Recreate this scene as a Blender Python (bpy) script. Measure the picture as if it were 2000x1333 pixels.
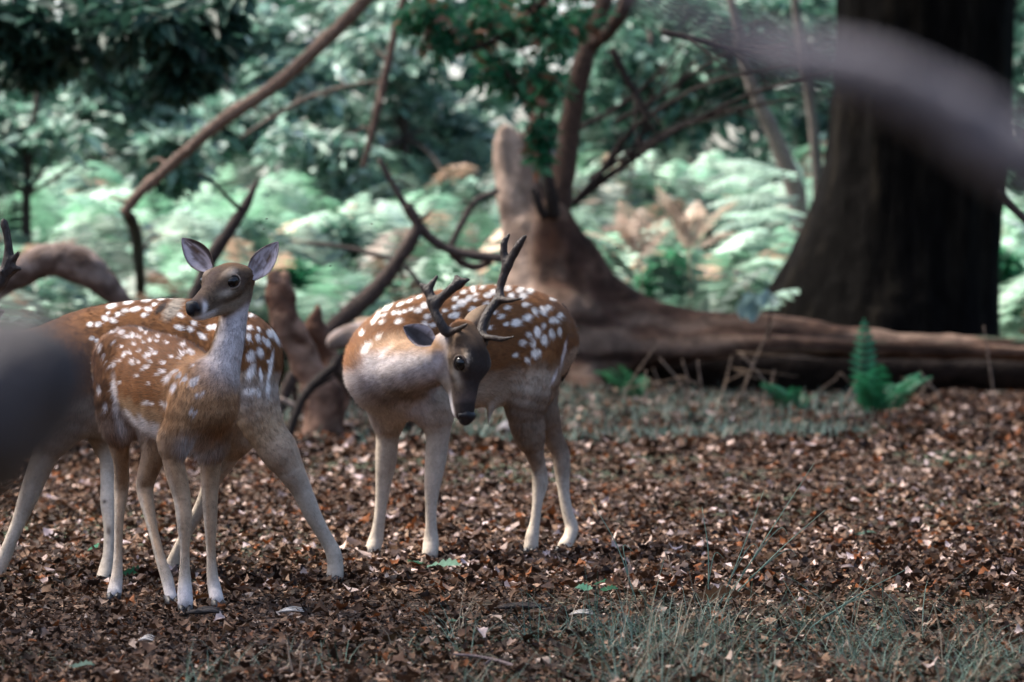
import bpy, math
import numpy as np

for o in list(bpy.data.objects):
    bpy.data.objects.remove(o, do_unlink=True)
scene = bpy.context.scene
COL = scene.collection

# ------------------------------------------------------------------ camera
FPX = 8333.33            # focal length in photograph pixels (150 mm on 36 mm)
CAM_Z = 0.87
PITCH = math.atan(86.5 / FPX)
cam_data = bpy.data.cameras.new('camera')
cam_data.lens = 150.0
cam_data.sensor_width = 36.0
cam_data.clip_start = 0.1
cam_data.clip_end = 2000.0
cam_data.dof.use_dof = True
cam_data.dof.focus_distance = 11.95
cam_data.dof.aperture_fstop = 5.4
cam = bpy.data.objects.new('camera', cam_data)
COL.objects.link(cam)
cam.location = (0, 0, CAM_Z)
cam.rotation_euler = (math.pi / 2 - PITCH, 0, 0)
scene.camera = cam

# ------------------------------------------------------------------ sky, sun, exposure
SUN_EL, SUN_AZ = math.radians(56), math.radians(-72)      # azimuth measured from +Y towards +X
world = bpy.data.worlds.new('World')
scene.world = world
world.use_nodes = True
wn, wl = world.node_tree.nodes, world.node_tree.links
wn.clear()
w_out = wn.new('ShaderNodeOutputWorld')
w_bg = wn.new('ShaderNodeBackground')
w_sky = wn.new('ShaderNodeTexSky')
w_sky.sky_type = 'NISHITA'
w_sky.sun_disc = False
w_sky.sun_elevation = SUN_EL
w_sky.sun_rotation = SUN_AZ
w_sky.air_density = 0.8
w_sky.dust_density = 4.0
w_sky.ozone_density = 0.4
w_bg.inputs['Strength'].default_value = 0.15
wl.new(w_sky.outputs[0], w_bg.inputs['Color'])
wl.new(w_bg.outputs[0], w_out.inputs['Surface'])
sun_d = bpy.data.lights.new('sun', 'SUN')
sun_d.energy = 3.6
sun_d.angle = math.radians(12)
sun_d.color = (1.0, 0.94, 0.84)
sun = bpy.data.objects.new('sun', sun_d)
COL.objects.link(sun)
sun.location = (0, 0, 30)
# lamp shines along its local -Z, coming from azimuth SUN_AZ
sun.rotation_euler = (math.pi / 2 - SUN_EL, 0, math.pi - SUN_AZ)
scene.view_settings.view_transform = 'Standard'
scene.view_settings.look = 'None'
scene.view_settings.gamma = 1.0
scene.view_settings.exposure = 1.9
scene.view_settings.use_curve_mapping = False
scene.render.engine = 'CYCLES'
scene.cycles.use_denoising = True
scene.cycles.max_bounces = 6
scene.cycles.diffuse_bounces = 3
scene.cycles.glossy_bounces = 2
scene.cycles.transmission_bounces = 4
scene.cycles.transparent_max_bounces = 4
scene.cycles.caustics_reflective = False
scene.cycles.caustics_refractive = False

# ------------------------------------------------------------------ helpers
CP, SP = math.cos(PITCH), math.sin(PITCH)


def P(px, py, Y):
    """world point that stands Y metres in front of the lens on the sight line of a photograph pixel"""
    u = (px - 1000.0) / FPX
    v = (666.5 - py) / FPX
    dy = CP + v * SP
    dz = -SP + v * CP
    s = Y / dy
    return np.array((u * s, Y, CAM_Z + dz * s))


def project(V):
    """photograph pixel of world points (N,3)"""
    d = V - np.array((0, 0, CAM_Z))
    f = d[:, 1] * CP - d[:, 2] * SP
    up = d[:, 1] * SP + d[:, 2] * CP
    return 1000 + FPX * d[:, 0] / f, 666.5 - FPX * up / f


def unit(v):
    v = np.asarray(v, float)
    return v / (np.linalg.norm(v, axis=-1, keepdims=True) + 1e-12)


def smooth(a, b, x):
    t = np.clip((x - a) / (b - a), 0, 1)
    return t * t * (3 - 2 * t)


def lattice(seed):
    return np.random.default_rng(seed).random((32, 32, 32)).astype(np.float32)


_LAT = {}


def vnoise(p, seed=0):
    """value noise in 0..1 at points (...,3)"""
    if seed not in _LAT:
        _LAT[seed] = lattice(seed)
    L = _LAT[seed]
    f = np.floor(p)
    t = p - f
    t = t * t * (3 - 2 * t)
    i = f.astype(np.int64) & 31
    j = (i + 1) & 31
    x0, y0, z0 = i[..., 0], i[..., 1], i[..., 2]
    x1, y1, z1 = j[..., 0], j[..., 1], j[..., 2]
    tx, ty, tz = t[..., 0], t[..., 1], t[..., 2]
    a = L[x0, y0, z0] * (1 - tx) + L[x1, y0, z0] * tx
    b = L[x0, y1, z0] * (1 - tx) + L[x1, y1, z0] * tx
    c = L[x0, y0, z1] * (1 - tx) + L[x1, y0, z1] * tx
    d = L[x0, y1, z1] * (1 - tx) + L[x1, y1, z1] * tx
    return (a * (1 - ty) + b * ty) * (1 - tz) + (c * (1 - ty) + d * ty) * tz


def fbm(p, seed=0, n=3):
    r, a, s = 0, 0.5, 0
    for k in range(n):
        r = r + a * vnoise(p * 2.0 ** k, seed + k)
        s += a
        a *= 0.5
    return r / s


def mesh_from(name, V, F, colors=None, smooth_shade=True, uv=None):
    """V (n,3); F (m,3) or (m,4) index array or list of such arrays"""
    Fs = F if isinstance(F, list) else [F]
    Fs = [np.asarray(f, np.int32) for f in Fs if len(f)]
    me = bpy.data.meshes.new(name)
    V = np.asarray(V, np.float32)
    me.vertices.add(len(V))
    me.vertices.foreach_set('co', V.ravel())
    nl = sum(f.size for f in Fs)
    npoly = sum(len(f) for f in Fs)
    me.loops.add(nl)
    me.loops.foreach_set('vertex_index', np.concatenate([f.ravel() for f in Fs]))
    me.polygons.add(npoly)
    tot = np.concatenate([np.full(len(f), f.shape[1], np.int32) for f in Fs])
    me.polygons.foreach_set('loop_start', np.concatenate(([0], np.cumsum(tot)[:-1])).astype(np.int32))
    if smooth_shade:
        me.polygons.foreach_set('use_smooth', np.ones(npoly, bool))
    if colors is not None:
        ca = me.color_attributes.new('Col', 'FLOAT_COLOR', 'POINT')
        c = np.ones((len(V), 4), np.float32)
        c[:, :3] = colors
        ca.data.foreach_set('color', c.ravel())
    me.update(calc_edges=True)
    return me


def obj(name, me, mat=None, parent=None, label=None, cat=None, group=None, kind=None):
    o = bpy.data.objects.new(name, me)
    COL.objects.link(o)
    if mat is not None and me is not None and len(me.materials) == 0:
        me.materials.append(mat)
    if parent is not None:
        o.parent = parent
        o.matrix_parent_inverse = parent.matrix_world.inverted()
    if label:
        o['label'] = label
    if cat:
        o['category'] = cat
    if group:
        o['group'] = group
    if kind:
        o['kind'] = kind
    return o


def root(name, loc, label, cat, group=None):
    o = bpy.data.objects.new(name, None)
    COL.objects.link(o)
    o.location = loc
    o.empty_display_size = 0.1
    bpy.context.view_layer.update()
    from mathutils import Matrix
    o.matrix_world = Matrix.Translation(loc)
    o['label'] = label
    o['category'] = cat
    if group:
        o['group'] = group
    return o


def catmull(pts, n):
    pts = np.asarray(pts, float)
    if len(pts) == 2:
        t = np.linspace(0, 1, n + 1)[:, None]
        return pts[0] * (1 - t) + pts[1] * t
    ext = np.vstack((2 * pts[0] - pts[1], pts, 2 * pts[-1] - pts[-2]))
    out = []
    for i in range(len(pts) - 1):
        p0, p1, p2, p3 = ext[i:i + 4]
        for t in np.arange(n) / n:
            out.append(0.5 * (2 * p1 + (p2 - p0) * t + (2 * p0 - 5 * p1 + 4 * p2 - p3) * t * t
                              + (3 * p1 - p0 - 3 * p2 + p3) * t ** 3))
    out.append(pts[-1])
    return np.array(out)


class MB:
    """collects numpy pieces into one mesh"""

    def __init__(self):
        self.V, self.T, self.Q, self.C, self.n = [], [], [], [], 0

    def add(self, V, T=None, Q=None, C=None):
        V = np.asarray(V, np.float32).reshape(-1, 3)
        if T is not None and len(T):
            self.T.append(np.asarray(T, np.int64).reshape(-1, 3) + self.n)
        if Q is not None and len(Q):
            self.Q.append(np.asarray(Q, np.int64).reshape(-1, 4) + self.n)
        C = np.ones(3) if C is None else np.asarray(C, float)
        if C.ndim == 1:
            C = np.tile(C, (len(V), 1))
        self.V.append(V)
        self.C.append(C)
        self.n += len(V)

    def mesh(self, name, smooth_shade=True):
        F = []
        if self.T:
            F.append(np.concatenate(self.T))
        if self.Q:
            F.append(np.concatenate(self.Q))
        return mesh_from(name, np.concatenate(self.V), F, np.concatenate(self.C), smooth_shade)

    def tube(self, pts, radii, sides=8, sub=4, rough=0.0, C=None, rng=None, cap=True):
        pr = np.column_stack((np.asarray(pts, float), np.asarray(radii, float)))
        pr = catmull(pr, sub)
        c, r = pr[:, :3], np.maximum(pr[:, 3], 1e-4)
        t = unit(np.gradient(c, axis=0))
        ref = np.array((0.0, 0.0, 1.0)) if abs(t[:, 2].mean()) < 0.8 else np.array((1.0, 0.0, 0.0))
        a = unit(np.cross(t, ref))
        b = np.cross(t, a)
        th = np.linspace(0, 2 * math.pi, sides, endpoint=False)
        rr = r[:, None] * np.ones(sides)[None]
        if rough and rng is not None:
            rr = rr * (1 + rough * rng.standard_normal(rr.shape))
        V = c[:, None] + rr[..., None] * (np.cos(th)[None, :, None] * a[:, None] + np.sin(th)[None, :, None] * b[:, None])
        m = len(c)
        i = np.arange(m - 1)[:, None] * sides
        j = np.arange(sides)[None]
        jn = (j + 1) % sides
        Q = np.stack((i + j, i + jn, i + sides + jn, i + sides + j), -1).reshape(-1, 4)
        V = V.reshape(-1, 3)
        T = []
        if cap:
            V = np.vstack((V, c[0], c[-1]))
            n0, n1 = m * sides, m * sides + 1
            for k in range(sides):
                T.append((n0, (k + 1) % sides, k))
                T.append((n1, (m - 1) * sides + k, (m - 1) * sides + (k + 1) % sides))
        self.add(V, T, Q, C)
        return c, r


# ------------------------------------------------------------------ implicit bodies
class Body:
    """smooth union of tapered spline limbs, meshed with surface nets"""

    def __init__(self):
        self.ch = []

    def limb(self, pts, k=0.03, squash=None, sub=4, tag='torso', flow=1.0):
        """pts rows (x,y,z,r); squash=(axis, factor): half width along axis is factor*r"""
        p = catmull(np.asarray(pts, float), sub)
        self.ch.append(dict(p=p, k=k, sq=squash, tag=tag, flow=flow))

    def chain_dist(self, c, X):
        """min distance of points X to chain c -> d, segment index, parameter"""
        p = c['p']
        best = np.full(X.shape[:-1], 1e3, np.float32)
        seg = np.zeros(X.shape[:-1], np.int16)
        for i in range(len(p) - 1):
            d = self.seg_dist(p[i], p[i + 1], c['sq'], X)
            m = d < best
            best = np.where(m, d, best)
            seg = np.where(m, i, seg)
        return best, seg

    @staticmethod
    def seg_dist(a, b, sq, X):
        ba = (b - a)[:3]
        pa = X - a[:3].astype(X.dtype)
        t = np.clip((pa @ ba.astype(X.dtype)) / max(ba @ ba, 1e-12), 0, 1)
        q = pa - t[..., None] * ba.astype(X.dtype)
        d2 = np.einsum('...i,...i->...', q, q)
        if sq is not None:
            s = q @ np.asarray(sq[0], X.dtype)
            d2 = d2 + s * s * (1.0 / sq[1] ** 2 - 1.0)
        return np.sqrt(np.maximum(d2, 0)) - (a[3] + t * (b[3] - a[3]))

    def field(self, h, pad=0.03, disp=None, big=0.3):
        lo = np.min([(c['p'][:, :3] - c['p'][:, 3:4]).min(0) for c in self.ch], 0) - pad
        hi = np.max([(c['p'][:, :3] + c['p'][:, 3:4]).max(0) for c in self.ch], 0) + pad
        n = np.ceil((hi - lo) / h).astype(int) + 1
        D = np.full(n, big, np.float32)
        ax = [lo[i] + h * np.arange(n[i]) for i in range(3)]
        for c in self.ch:
            p = c['p']
            m = max(c['k'] * 1.5, 2.5 * h)
            cl = np.clip(np.floor(((p[:, :3] - p[:, 3:4]).min(0) - m - lo) / h).astype(int), 0, n)
            chh = np.clip(np.ceil(((p[:, :3] + p[:, 3:4]).max(0) + m - lo) / h).astype(int) + 1, 0, n)
            dc = np.full(chh - cl, big, np.float32)
            for i in range(len(p) - 1):
                a, b = p[i], p[i + 1]
                r = max(a[3], b[3]) + m
                sl = np.maximum(np.floor((np.minimum(a[:3], b[:3]) - r - lo) / h).astype(int), cl)
                sh = np.minimum(np.ceil((np.maximum(a[:3], b[:3]) + r - lo) / h).astype(int) + 1, chh)
                if np.any(sh <= sl):
                    continue
                X = np.stack(np.meshgrid(*[ax[q][sl[q]:sh[q]] for q in range(3)], indexing='ij'), -1).astype(np.float32)
                s = tuple(slice(sl[q] - cl[q], sh[q] - cl[q]) for q in range(3))
                dc[s] = np.minimum(dc[s], self.seg_dist(a, b, c['sq'], X))
            s = tuple(slice(cl[q], chh[q]) for q in range(3))
            A = D[s]
            k = c['k']
            hh = np.maximum(k - np.abs(A - dc), 0) / k
            D[s] = np.minimum(A, dc) - hh * hh * k * 0.25
        if disp is not None:
            near = np.abs(D) < 4 * h + 0.08
            I = np.argwhere(near)
            X = lo + h * I
            D[near] += disp(X).astype(np.float32)
        return D, lo

    def mesh_arrays(self, h, disp=None, relax=2):
        D, lo = self.field(h, disp=disp)
        return surface_nets(D, lo, h, relax)

    def attributes(self, V, sharp=0.02):
        """per vertex: hair flow direction, soft weights of the body regions, chain parameter 0..1"""
        V = V.astype(np.float32)
        T = np.zeros((len(V), 3))
        W = {t: np.zeros(len(V)) for t in ('torso', 'thigh', 'shoulder', 'neck', 'leg', 'head')}
        bd = np.full(len(V), 1e3)
        bt = np.zeros(len(V))
        for c in self.ch:
            d, s = self.chain_dist(c, V)
            p = c['p']
            seg = unit(np.diff(p[:, :3], axis=0)) * c['flow']
            w = np.exp(-np.clip(d, -0.03, 1) / sharp)
            T += seg[s] * w[:, None]
            w2 = np.exp(-np.clip(d, -0.03, 1) / 0.011)
            W[c['tag']] += w2
            m = d < bd
            bd = np.where(m, d, bd)
            bt = np.where(m, (s + 0.5) / (len(p) - 1), bt)
        tot = sum(W.values()) + 1e-12
        return unit(T), {t: w / tot for t, w in W.items()}, bt


def surface_nets(D, lo, h, relax=2):
    n = D.shape
    ins = D < 0
    cnt = np.zeros(tuple(q - 1 for q in n), np.int8)
    corners = [(i, j, k) for i in (0, 1) for j in (0, 1) for k in (0, 1)]
    for (i, j, k) in corners:
        cnt += ins[i:n[0] - 1 + i, j:n[1] - 1 + j, k:n[2] - 1 + k]
    act = (cnt > 0) & (cnt < 8)
    cells = np.argwhere(act)
    idx = np.full(act.shape, -1, np.int32)
    idx[act] = np.arange(len(cells))
    acc = np.zeros((len(cells), 3))
    num = np.zeros(len(cells))
    for a in corners:
        for ax in range(3):
            if a[ax] == 1:
                continue
            b = list(a)
            b[ax] = 1
            da = D[cells[:, 0] + a[0], cells[:, 1] + a[1], cells[:, 2] + a[2]]
            db = D[cells[:, 0] + b[0], cells[:, 1] + b[1], cells[:, 2] + b[2]]
            m = (da < 0) != (db < 0)
            t = np.where(m, da / np.where(m, da - db, 1), 0)
            pos = np.tile(np.array(a, float), (len(cells), 1))
            pos[:, ax] = t
            acc += pos * m[:, None]
            num += m
    V = lo + h * (cells + acc / num[:, None])
    quads = []
    for ax in range(3):
        u, v = (ax + 1) % 3, (ax + 2) % 3
        s0 = [slice(None)] * 3
        s1 = [slice(None)] * 3
        s0[ax] = slice(0, -1)
        s1[ax] = slice(1, None)
        d0, d1 = ins[tuple(s0)], ins[tuple(s1)]
        E = np.argwhere(d0 != d1)
        E = E[(E[:, u] > 0) & (E[:, v] > 0) & (E[:, u] < n[u] - 1) & (E[:, v] < n[v] - 1)]
        f = d0[E[:, 0], E[:, 1], E[:, 2]]
        du = np.zeros(3, int); du[u] = 1
        dv = np.zeros(3, int); dv[v] = 1
        g = lambda e: idx[e[:, 0], e[:, 1], e[:, 2]]
        q = np.stack((g(E - du - dv), g(E - dv), g(E), g(E - du)), 1)
        q[~f] = q[~f][:, ::-1]
        quads.append(q)
    Q = np.concatenate(quads)
    for _ in range(relax):
        S = np.zeros_like(V)
        N = np.zeros(len(V))
        for a, b in ((0, 1), (1, 2), (2, 3), (3, 0)):
            for x, y in ((Q[:, a], Q[:, b]), (Q[:, b], Q[:, a])):
                for c in range(3):
                    S[:, c] += np.bincount(x, V[y, c], len(V))
                N += np.bincount(x, minlength=len(V))
        V = 0.5 * V + 0.5 * S / np.maximum(N, 1)[:, None]
    return V, Q


def vert_normals(V, Q):
    fn = np.cross(V[Q[:, 2]] - V[Q[:, 0]], V[Q[:, 3]] - V[Q[:, 1]])
    N = np.zeros_like(V)
    for a in range(4):
        for c in range(3):
            N[:, c] += np.bincount(Q[:, a], fn[:, c], len(V))
    return unit(N)


# ------------------------------------------------------------------ materials
def srgb(r, g, b):
    f = lambda c: (c / 255 / 12.92) if c / 255 <= 0.04045 else ((c / 255 + 0.055) / 1.055) ** 2.4
    return np.array((f(r), f(g), f(b)))


def mat_vcol(name, rough=0.8, noise=0.25, nscale=40.0, bump=0.0, bscale=200.0, trans=0.0, spec=0.3, stretch=(1, 1, 1), sheen=0.0):
    """material whose colour is the mesh attribute Col broken up by procedural noise"""
    m = bpy.data.materials.new(name)
    m.use_nodes = True
    nt = m.node_tree
    N, L = nt.nodes, nt.links
    N.clear()
    out = N.new('ShaderNodeOutputMaterial')
    bs = N.new('ShaderNodeBsdfPrincipled')
    bs.inputs['Roughness'].default_value = rough
    bs.inputs['Specular IOR Level'].default_value = spec
    if sheen:
        bs.inputs['Sheen Weight'].default_value = sheen
    at = N.new('ShaderNodeAttribute')
    at.attribute_name = 'Col'
    tc = N.new('ShaderNodeTexCoord')
    mp = N.new('ShaderNodeMapping')
    mp.inputs['Scale'].default_value = stretch
    L.new(tc.outputs['Object'], mp.inputs['Vector'])
    nz = N.new('ShaderNodeTexNoise')
    nz.inputs['Scale'].default_value = nscale
    nz.inputs['Detail'].default_value = 5
    L.new(mp.outputs[0], nz.inputs['Vector'])
    mr = N.new('ShaderNodeMapRange')
    mr.inputs['From Min'].default_value = 0.3
    mr.inputs['From Max'].default_value = 0.7
    mr.inputs['To Min'].default_value = 1 - noise
    mr.inputs['To Max'].default_value = 1 + noise
    L.new(nz.outputs['Fac'], mr.inputs['Value'])
    mx = N.new('ShaderNodeVectorMath')
    mx.operation = 'SCALE'
    L.new(at.outputs['Color'], mx.inputs[0])
    L.new(mr.outputs[0], mx.inputs['Scale'])
    L.new(mx.outputs[0], bs.inputs['Base Color'])
    if bump:
        n2 = N.new('ShaderNodeTexNoise')
        n2.inputs['Scale'].default_value = bscale
        n2.inputs['Detail'].default_value = 4
        L.new(mp.outputs[0], n2.inputs['Vector'])
        bp = N.new('ShaderNodeBump')
        bp.inputs['Strength'].default_value = bump
        bp.inputs['Distance'].default_value = 0.02
        L.new(n2.outputs['Fac'], bp.inputs['Height'])
        L.new(bp.outputs[0], bs.inputs['Normal'])
    if trans:
        tr = N.new('ShaderNodeBsdfTranslucent')
        L.new(mx.outputs[0], tr.inputs['Color'])
        mix = N.new('ShaderNodeMixShader')
        mix.inputs[0].default_value = trans
        L.new(bs.outputs[0], mix.inputs[1])
        L.new(tr.outputs[0], mix.inputs[2])
        L.new(mix.outputs[0], out.inputs['Surface'])
    else:
        L.new(bs.outputs[0], out.inputs['Surface'])
    return m


def mat_plain(name, col, rough=0.5, spec=0.5, coat=0.0):
    m = bpy.data.materials.new(name)
    m.use_nodes = True
    N, L = m.node_tree.nodes, m.node_tree.links
    bs = N['Principled BSDF']
    bs.inputs['Roughness'].default_value = rough
    bs.inputs['Specular IOR Level'].default_value = spec
    bs.inputs['Coat Weight'].default_value = coat
    nz = N.new('ShaderNodeTexNoise')
    nz.inputs['Scale'].default_value = 120
    rp = N.new('ShaderNodeValToRGB')
    rp.color_ramp.elements[0].color = tuple(c * 0.7 for c in col) + (1,)
    rp.color_ramp.elements[1].color = tuple(min(c * 1.3, 1) for c in col) + (1,)
    L.new(nz.outputs['Fac'], rp.inputs['Fac'])
    L.new(rp.outputs['Color'], bs.inputs['Base Color'])
    return m


M_BODY = mat_vcol('deer coat', 0.85, 0.12, 90, 0.15, 260, spec=0.15)
M_FUR = mat_vcol('deer fur', 0.7, 0.0, 10, spec=0.25)
M_EYE = mat_plain('dark wet eye', (0.005, 0.004, 0.004), 0.12, 0.35)
M_NOSE = mat_plain('black nose leather', (0.010, 0.009, 0.011), 0.5, 0.3)
M_HOOF = mat_plain('dark horn', (0.02, 0.018, 0.018), 0.45, 0.4)
M_ANTLER = mat_vcol('antler', 0.55, 0.35, 60, 0.4, 150, spec=0.3, stretch=(1, 1, 0.4))
M_LEAF = mat_vcol('dead leaf', 0.65, 0.25, 90, 0.0, trans=0.10, spec=0.12)
M_GREEN = mat_vcol('green leaf', 0.5, 0.2, 30, trans=0.35, spec=0.4)
M_GRASS = mat_vcol('grass blade', 0.5, 0.2, 60, trans=0.25, spec=0.4)
M_WOOD = mat_vcol('weathered wood', 0.85, 0.4, 9, 0.9, 26, spec=0.12)
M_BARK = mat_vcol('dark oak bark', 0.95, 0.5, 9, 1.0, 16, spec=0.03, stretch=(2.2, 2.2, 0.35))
M_TWIG = mat_vcol('twig bark', 0.8, 0.4, 25, 0.6, 60, spec=0.2)
M_SOIL = mat_vcol('forest soil', 0.95, 0.5, 18, 0.8, 60, spec=0.1)
_n, _l = M_SOIL.node_tree.nodes, M_SOIL.node_tree.links
_bs = next(n for n in _n if n.type == 'BSDF_PRINCIPLED')
_src = _bs.inputs['Base Color'].links[0].from_socket
_tc = next(n for n in _n if n.type == 'TEX_COORD')
_vo = _n.new('ShaderNodeTexVoronoi')
_vo.inputs['Scale'].default_value = 26
_vo.inputs['Randomness'].default_value = 1.0
_l.new(_tc.outputs['Object'], _vo.inputs['Vector'])
_sp = _n.new('ShaderNodeSeparateColor')
_l.new(_vo.outputs['Color'], _sp.inputs[0])
_rp = _n.new('ShaderNodeValToRGB')
_rp.color_ramp.interpolation = 'CONSTANT'
for _k, (_p, _v) in enumerate([(0, .45), (.3, .9), (.55, 1.5), (.75, 2.3), (.9, 4.2)]):
    _e = _rp.color_ramp.elements[_k] if _k < 2 else _rp.color_ramp.elements.new(_p)
    _e.position = _p
    _e.color = (_v, _v, _v, 1)
_l.new(_sp.outputs[0], _rp.inputs['Fac'])
_mu = _n.new('ShaderNodeVectorMath')
_mu.operation = 'MULTIPLY'
_l.new(_src, _mu.inputs[0])
_l.new(_rp.outputs['Color'], _mu.inputs[1])
_l.new(_mu.outputs[0], _bs.inputs['Base Color'])

# ------------------------------------------------------------------ deer
CHEST = np.array((0.235, 0.098, 0.036))
CHEST_D = np.array((0.12, 0.055, 0.028))
TAN = np.array((0.34, 0.22, 0.13))
CREAM = np.array((0.44, 0.37, 0.30))
WHITE = np.array((0.72, 0.66, 0.65))
LILAC = np.array((0.47, 0.42, 0.42))
GREYB = np.array((0.21, 0.145, 0.10))
DARK = np.array((0.030, 0.022, 0.020))


def mixc(C, col, w):
    w = np.clip(w, 0, 1)[:, None]
    return C * (1 - w) + col * w


class Head:
    def __init__(self, o, fwd, up_hint, scale=1.0):
        self.o = np.asarray(o, float)
        self.f = unit(fwd)
        self.l = unit(np.cross(up_hint, self.f))      # animal's left
        self.u = np.cross(self.f, self.l)
        self.s = scale

    def __call__(self, f, l, u):
        return self.o + self.s * (f * self.f + l * self.l + u * self.u)

    def local(self, V):
        d = (V - self.o) / self.s
        return d @ self.f, d @ self.l, d @ self.u

    def limb(self, B, rows, **kw):
        B.limb([list(self(a, b, c)) + [r * self.s] for a, b, c, r in rows], tag='head', **kw)

    def sculpt(self, B, jaw=1.0):
        sq = (self.l, 0.90)
        self.limb(B, [(-0.082, 0, -0.012, 0.044), (-0.040, 0, 0.000, 0.0505), (0.0, 0, -0.002, 0.048)], k=0.03, flow=-1)
        self.limb(B, [(0.0, 0, -0.006, 0.0455), (0.045, 0, -0.016, 0.0400), (0.09, 0, -0.024, 0.0335), (0.126, 0, -0.027, 0.0275)],
                  k=0.02, squash=sq, flow=-1)
        self.limb(B, [(-0.060, 0, -0.048 * jaw, 0.034 * jaw), (0.0, 0, -0.054 * jaw, 0.029 * jaw), (0.065, 0, -0.052, 0.0215), (0.118, 0, -0.048, 0.0155)],
                  k=0.022, flow=-1)
        for s in (-1, 1):
            self.limb(B, [(-0.024, s * 0.034, 0.026, 0.017), (0.004, s * 0.0385, 0.026, 0.0165), (0.03, s * 0.026, 0.010, 0.012)], k=0.014, flow=-1)
            self.limb(B, [(-0.016, s * 0.037, -0.016, 0.0195), (0.026, s * 0.029, -0.020, 0.0165)], k=0.016, flow=-1)
            self.limb(B, [(0.106, s * 0.013, -0.024, 0.0145), (0.130, s * 0.0125, -0.021, 0.0125)], k=0.01, flow=-1)
            self.limb(B, [(-0.060, s * 0.034, 0.008, 0.019), (-0.068, s * 0.046, 0.014, 0.015)], k=0.02, flow=1)


def ear_mesh(name, base, tip, facing, width, cup=0.55, dark=False, edge=0):
    """leaf shaped, cupped two-skin ear"""
    base, tip = np.asarray(base, float), np.asarray(tip, float)
    ax = tip - base
    Ln = np.linalg.norm(ax)
    ax = ax / Ln
    f = unit(np.asarray(facing, float) - ax * np.dot(facing, ax))
    sd = np.cross(ax, f)
    nu, nv = 18, 13
    u = np.linspace(0, 1, nu)
    prof = np.interp(u, [0, .08, .2, .35, .5, .65, .8, .92, 1], [.42, .6, .86, 1, .97, .82, .56, .28, .03]) * width * 0.5
    v = np.linspace(-1, 1, nv)
    U, Vv = np.meshgrid(u, v, indexing='ij')
    Wd = prof[:, None] * Vv
    curl = cup + 0.5 * (1 - U) ** 2
    depth = -(1 - np.abs(Vv) ** 1.8) * prof[:, None] * curl
    bend = -0.10 * Ln * U ** 2
    inner = base + (U * Ln)[..., None] * ax + Wd[..., None] * sd + (depth + bend)[..., None] * f
    th = 0.0035 * (1 - U ** 4) * (1 - 0.85 * Vv ** 4)
    outer = inner - th[..., None] * f - (0.0015 * np.sign(Vv) * np.abs(Vv))[..., None] * sd * -1
    Vt = np.concatenate((inner.reshape(-1, 3), outer.reshape(-1, 3)))
    i = np.arange(nu - 1)[:, None] * nv + np.arange(nv - 1)[None]
    q = np.stack((i, i + 1, i + nv + 1, i + nv), -1).reshape(-1, 4)
    n = nu * nv
    Q = np.concatenate((q[:, ::-1], q + n))
    rim = []
    for a in range(nu - 1):
        for e in (0, nv - 1):
            rim.append((a * nv + e, (a + 1) * nv + e, (a + 1) * nv + e + n, a * nv + e + n))
    Q = np.concatenate((Q, np.array(rim)))
    ci = np.tile(np.array((0.46, 0.40, 0.42)), (n, 1))
    uu, vv = U.ravel(), Vv.ravel()
    fz = fbm(np.column_stack((uu * 9, vv * 3.0, np.full(n, base[0] * 50))), 11)
    ci = mixc(ci, np.array((0.12, 0.07, 0.045)), np.exp(-((uu - .6) / .16) ** 2 - ((vv - .1) / .26) ** 2) * 1.5 * smooth(.2, .5, fz))
    ci = mixc(ci, np.array((0.10, 0.07, 0.06)), np.exp(-((uu - .22) / .12) ** 2 - ((vv + .15) / .3) ** 2) * 0.8)
    ci = mixc(ci, np.array((0.16, 0.12, 0.11)), 0.75 * smooth(.52, .68, fz))
    st = fbm(np.column_stack((uu * 2.5, vv * 9, np.full(n, base[0] * 31))), 12)
    ci = mixc(ci, np.array((0.13, 0.09, 0.08)), 0.7 * smooth(.55, .7, st) * smooth(.95, .75, np.abs(vv)) * smooth(.0, .2, uu))
    ci = mixc(ci, np.array((0.05, 0.035, 0.03)), smooth(.9, 1.0, np.abs(vv)) * 0.45 * (uu < .9))
    if edge:
        ci = mixc(ci, np.array((0.05, 0.035, 0.03)), smooth(.52, .72, vv * edge) * smooth(.95, .8, uu))
    if dark:
        ci = mixc(ci, np.array((0.035, 0.03, 0.03)), smooth(.85, .5, np.abs(vv)) * .9)
    co = np.tile(GREYB * 0.75, (n, 1))
    co = mixc(co, DARK, 0.5 * smooth(.6, 1, uu))
    return mesh_from(name, Vt, Q, np.concatenate((ci, co)))


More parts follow.
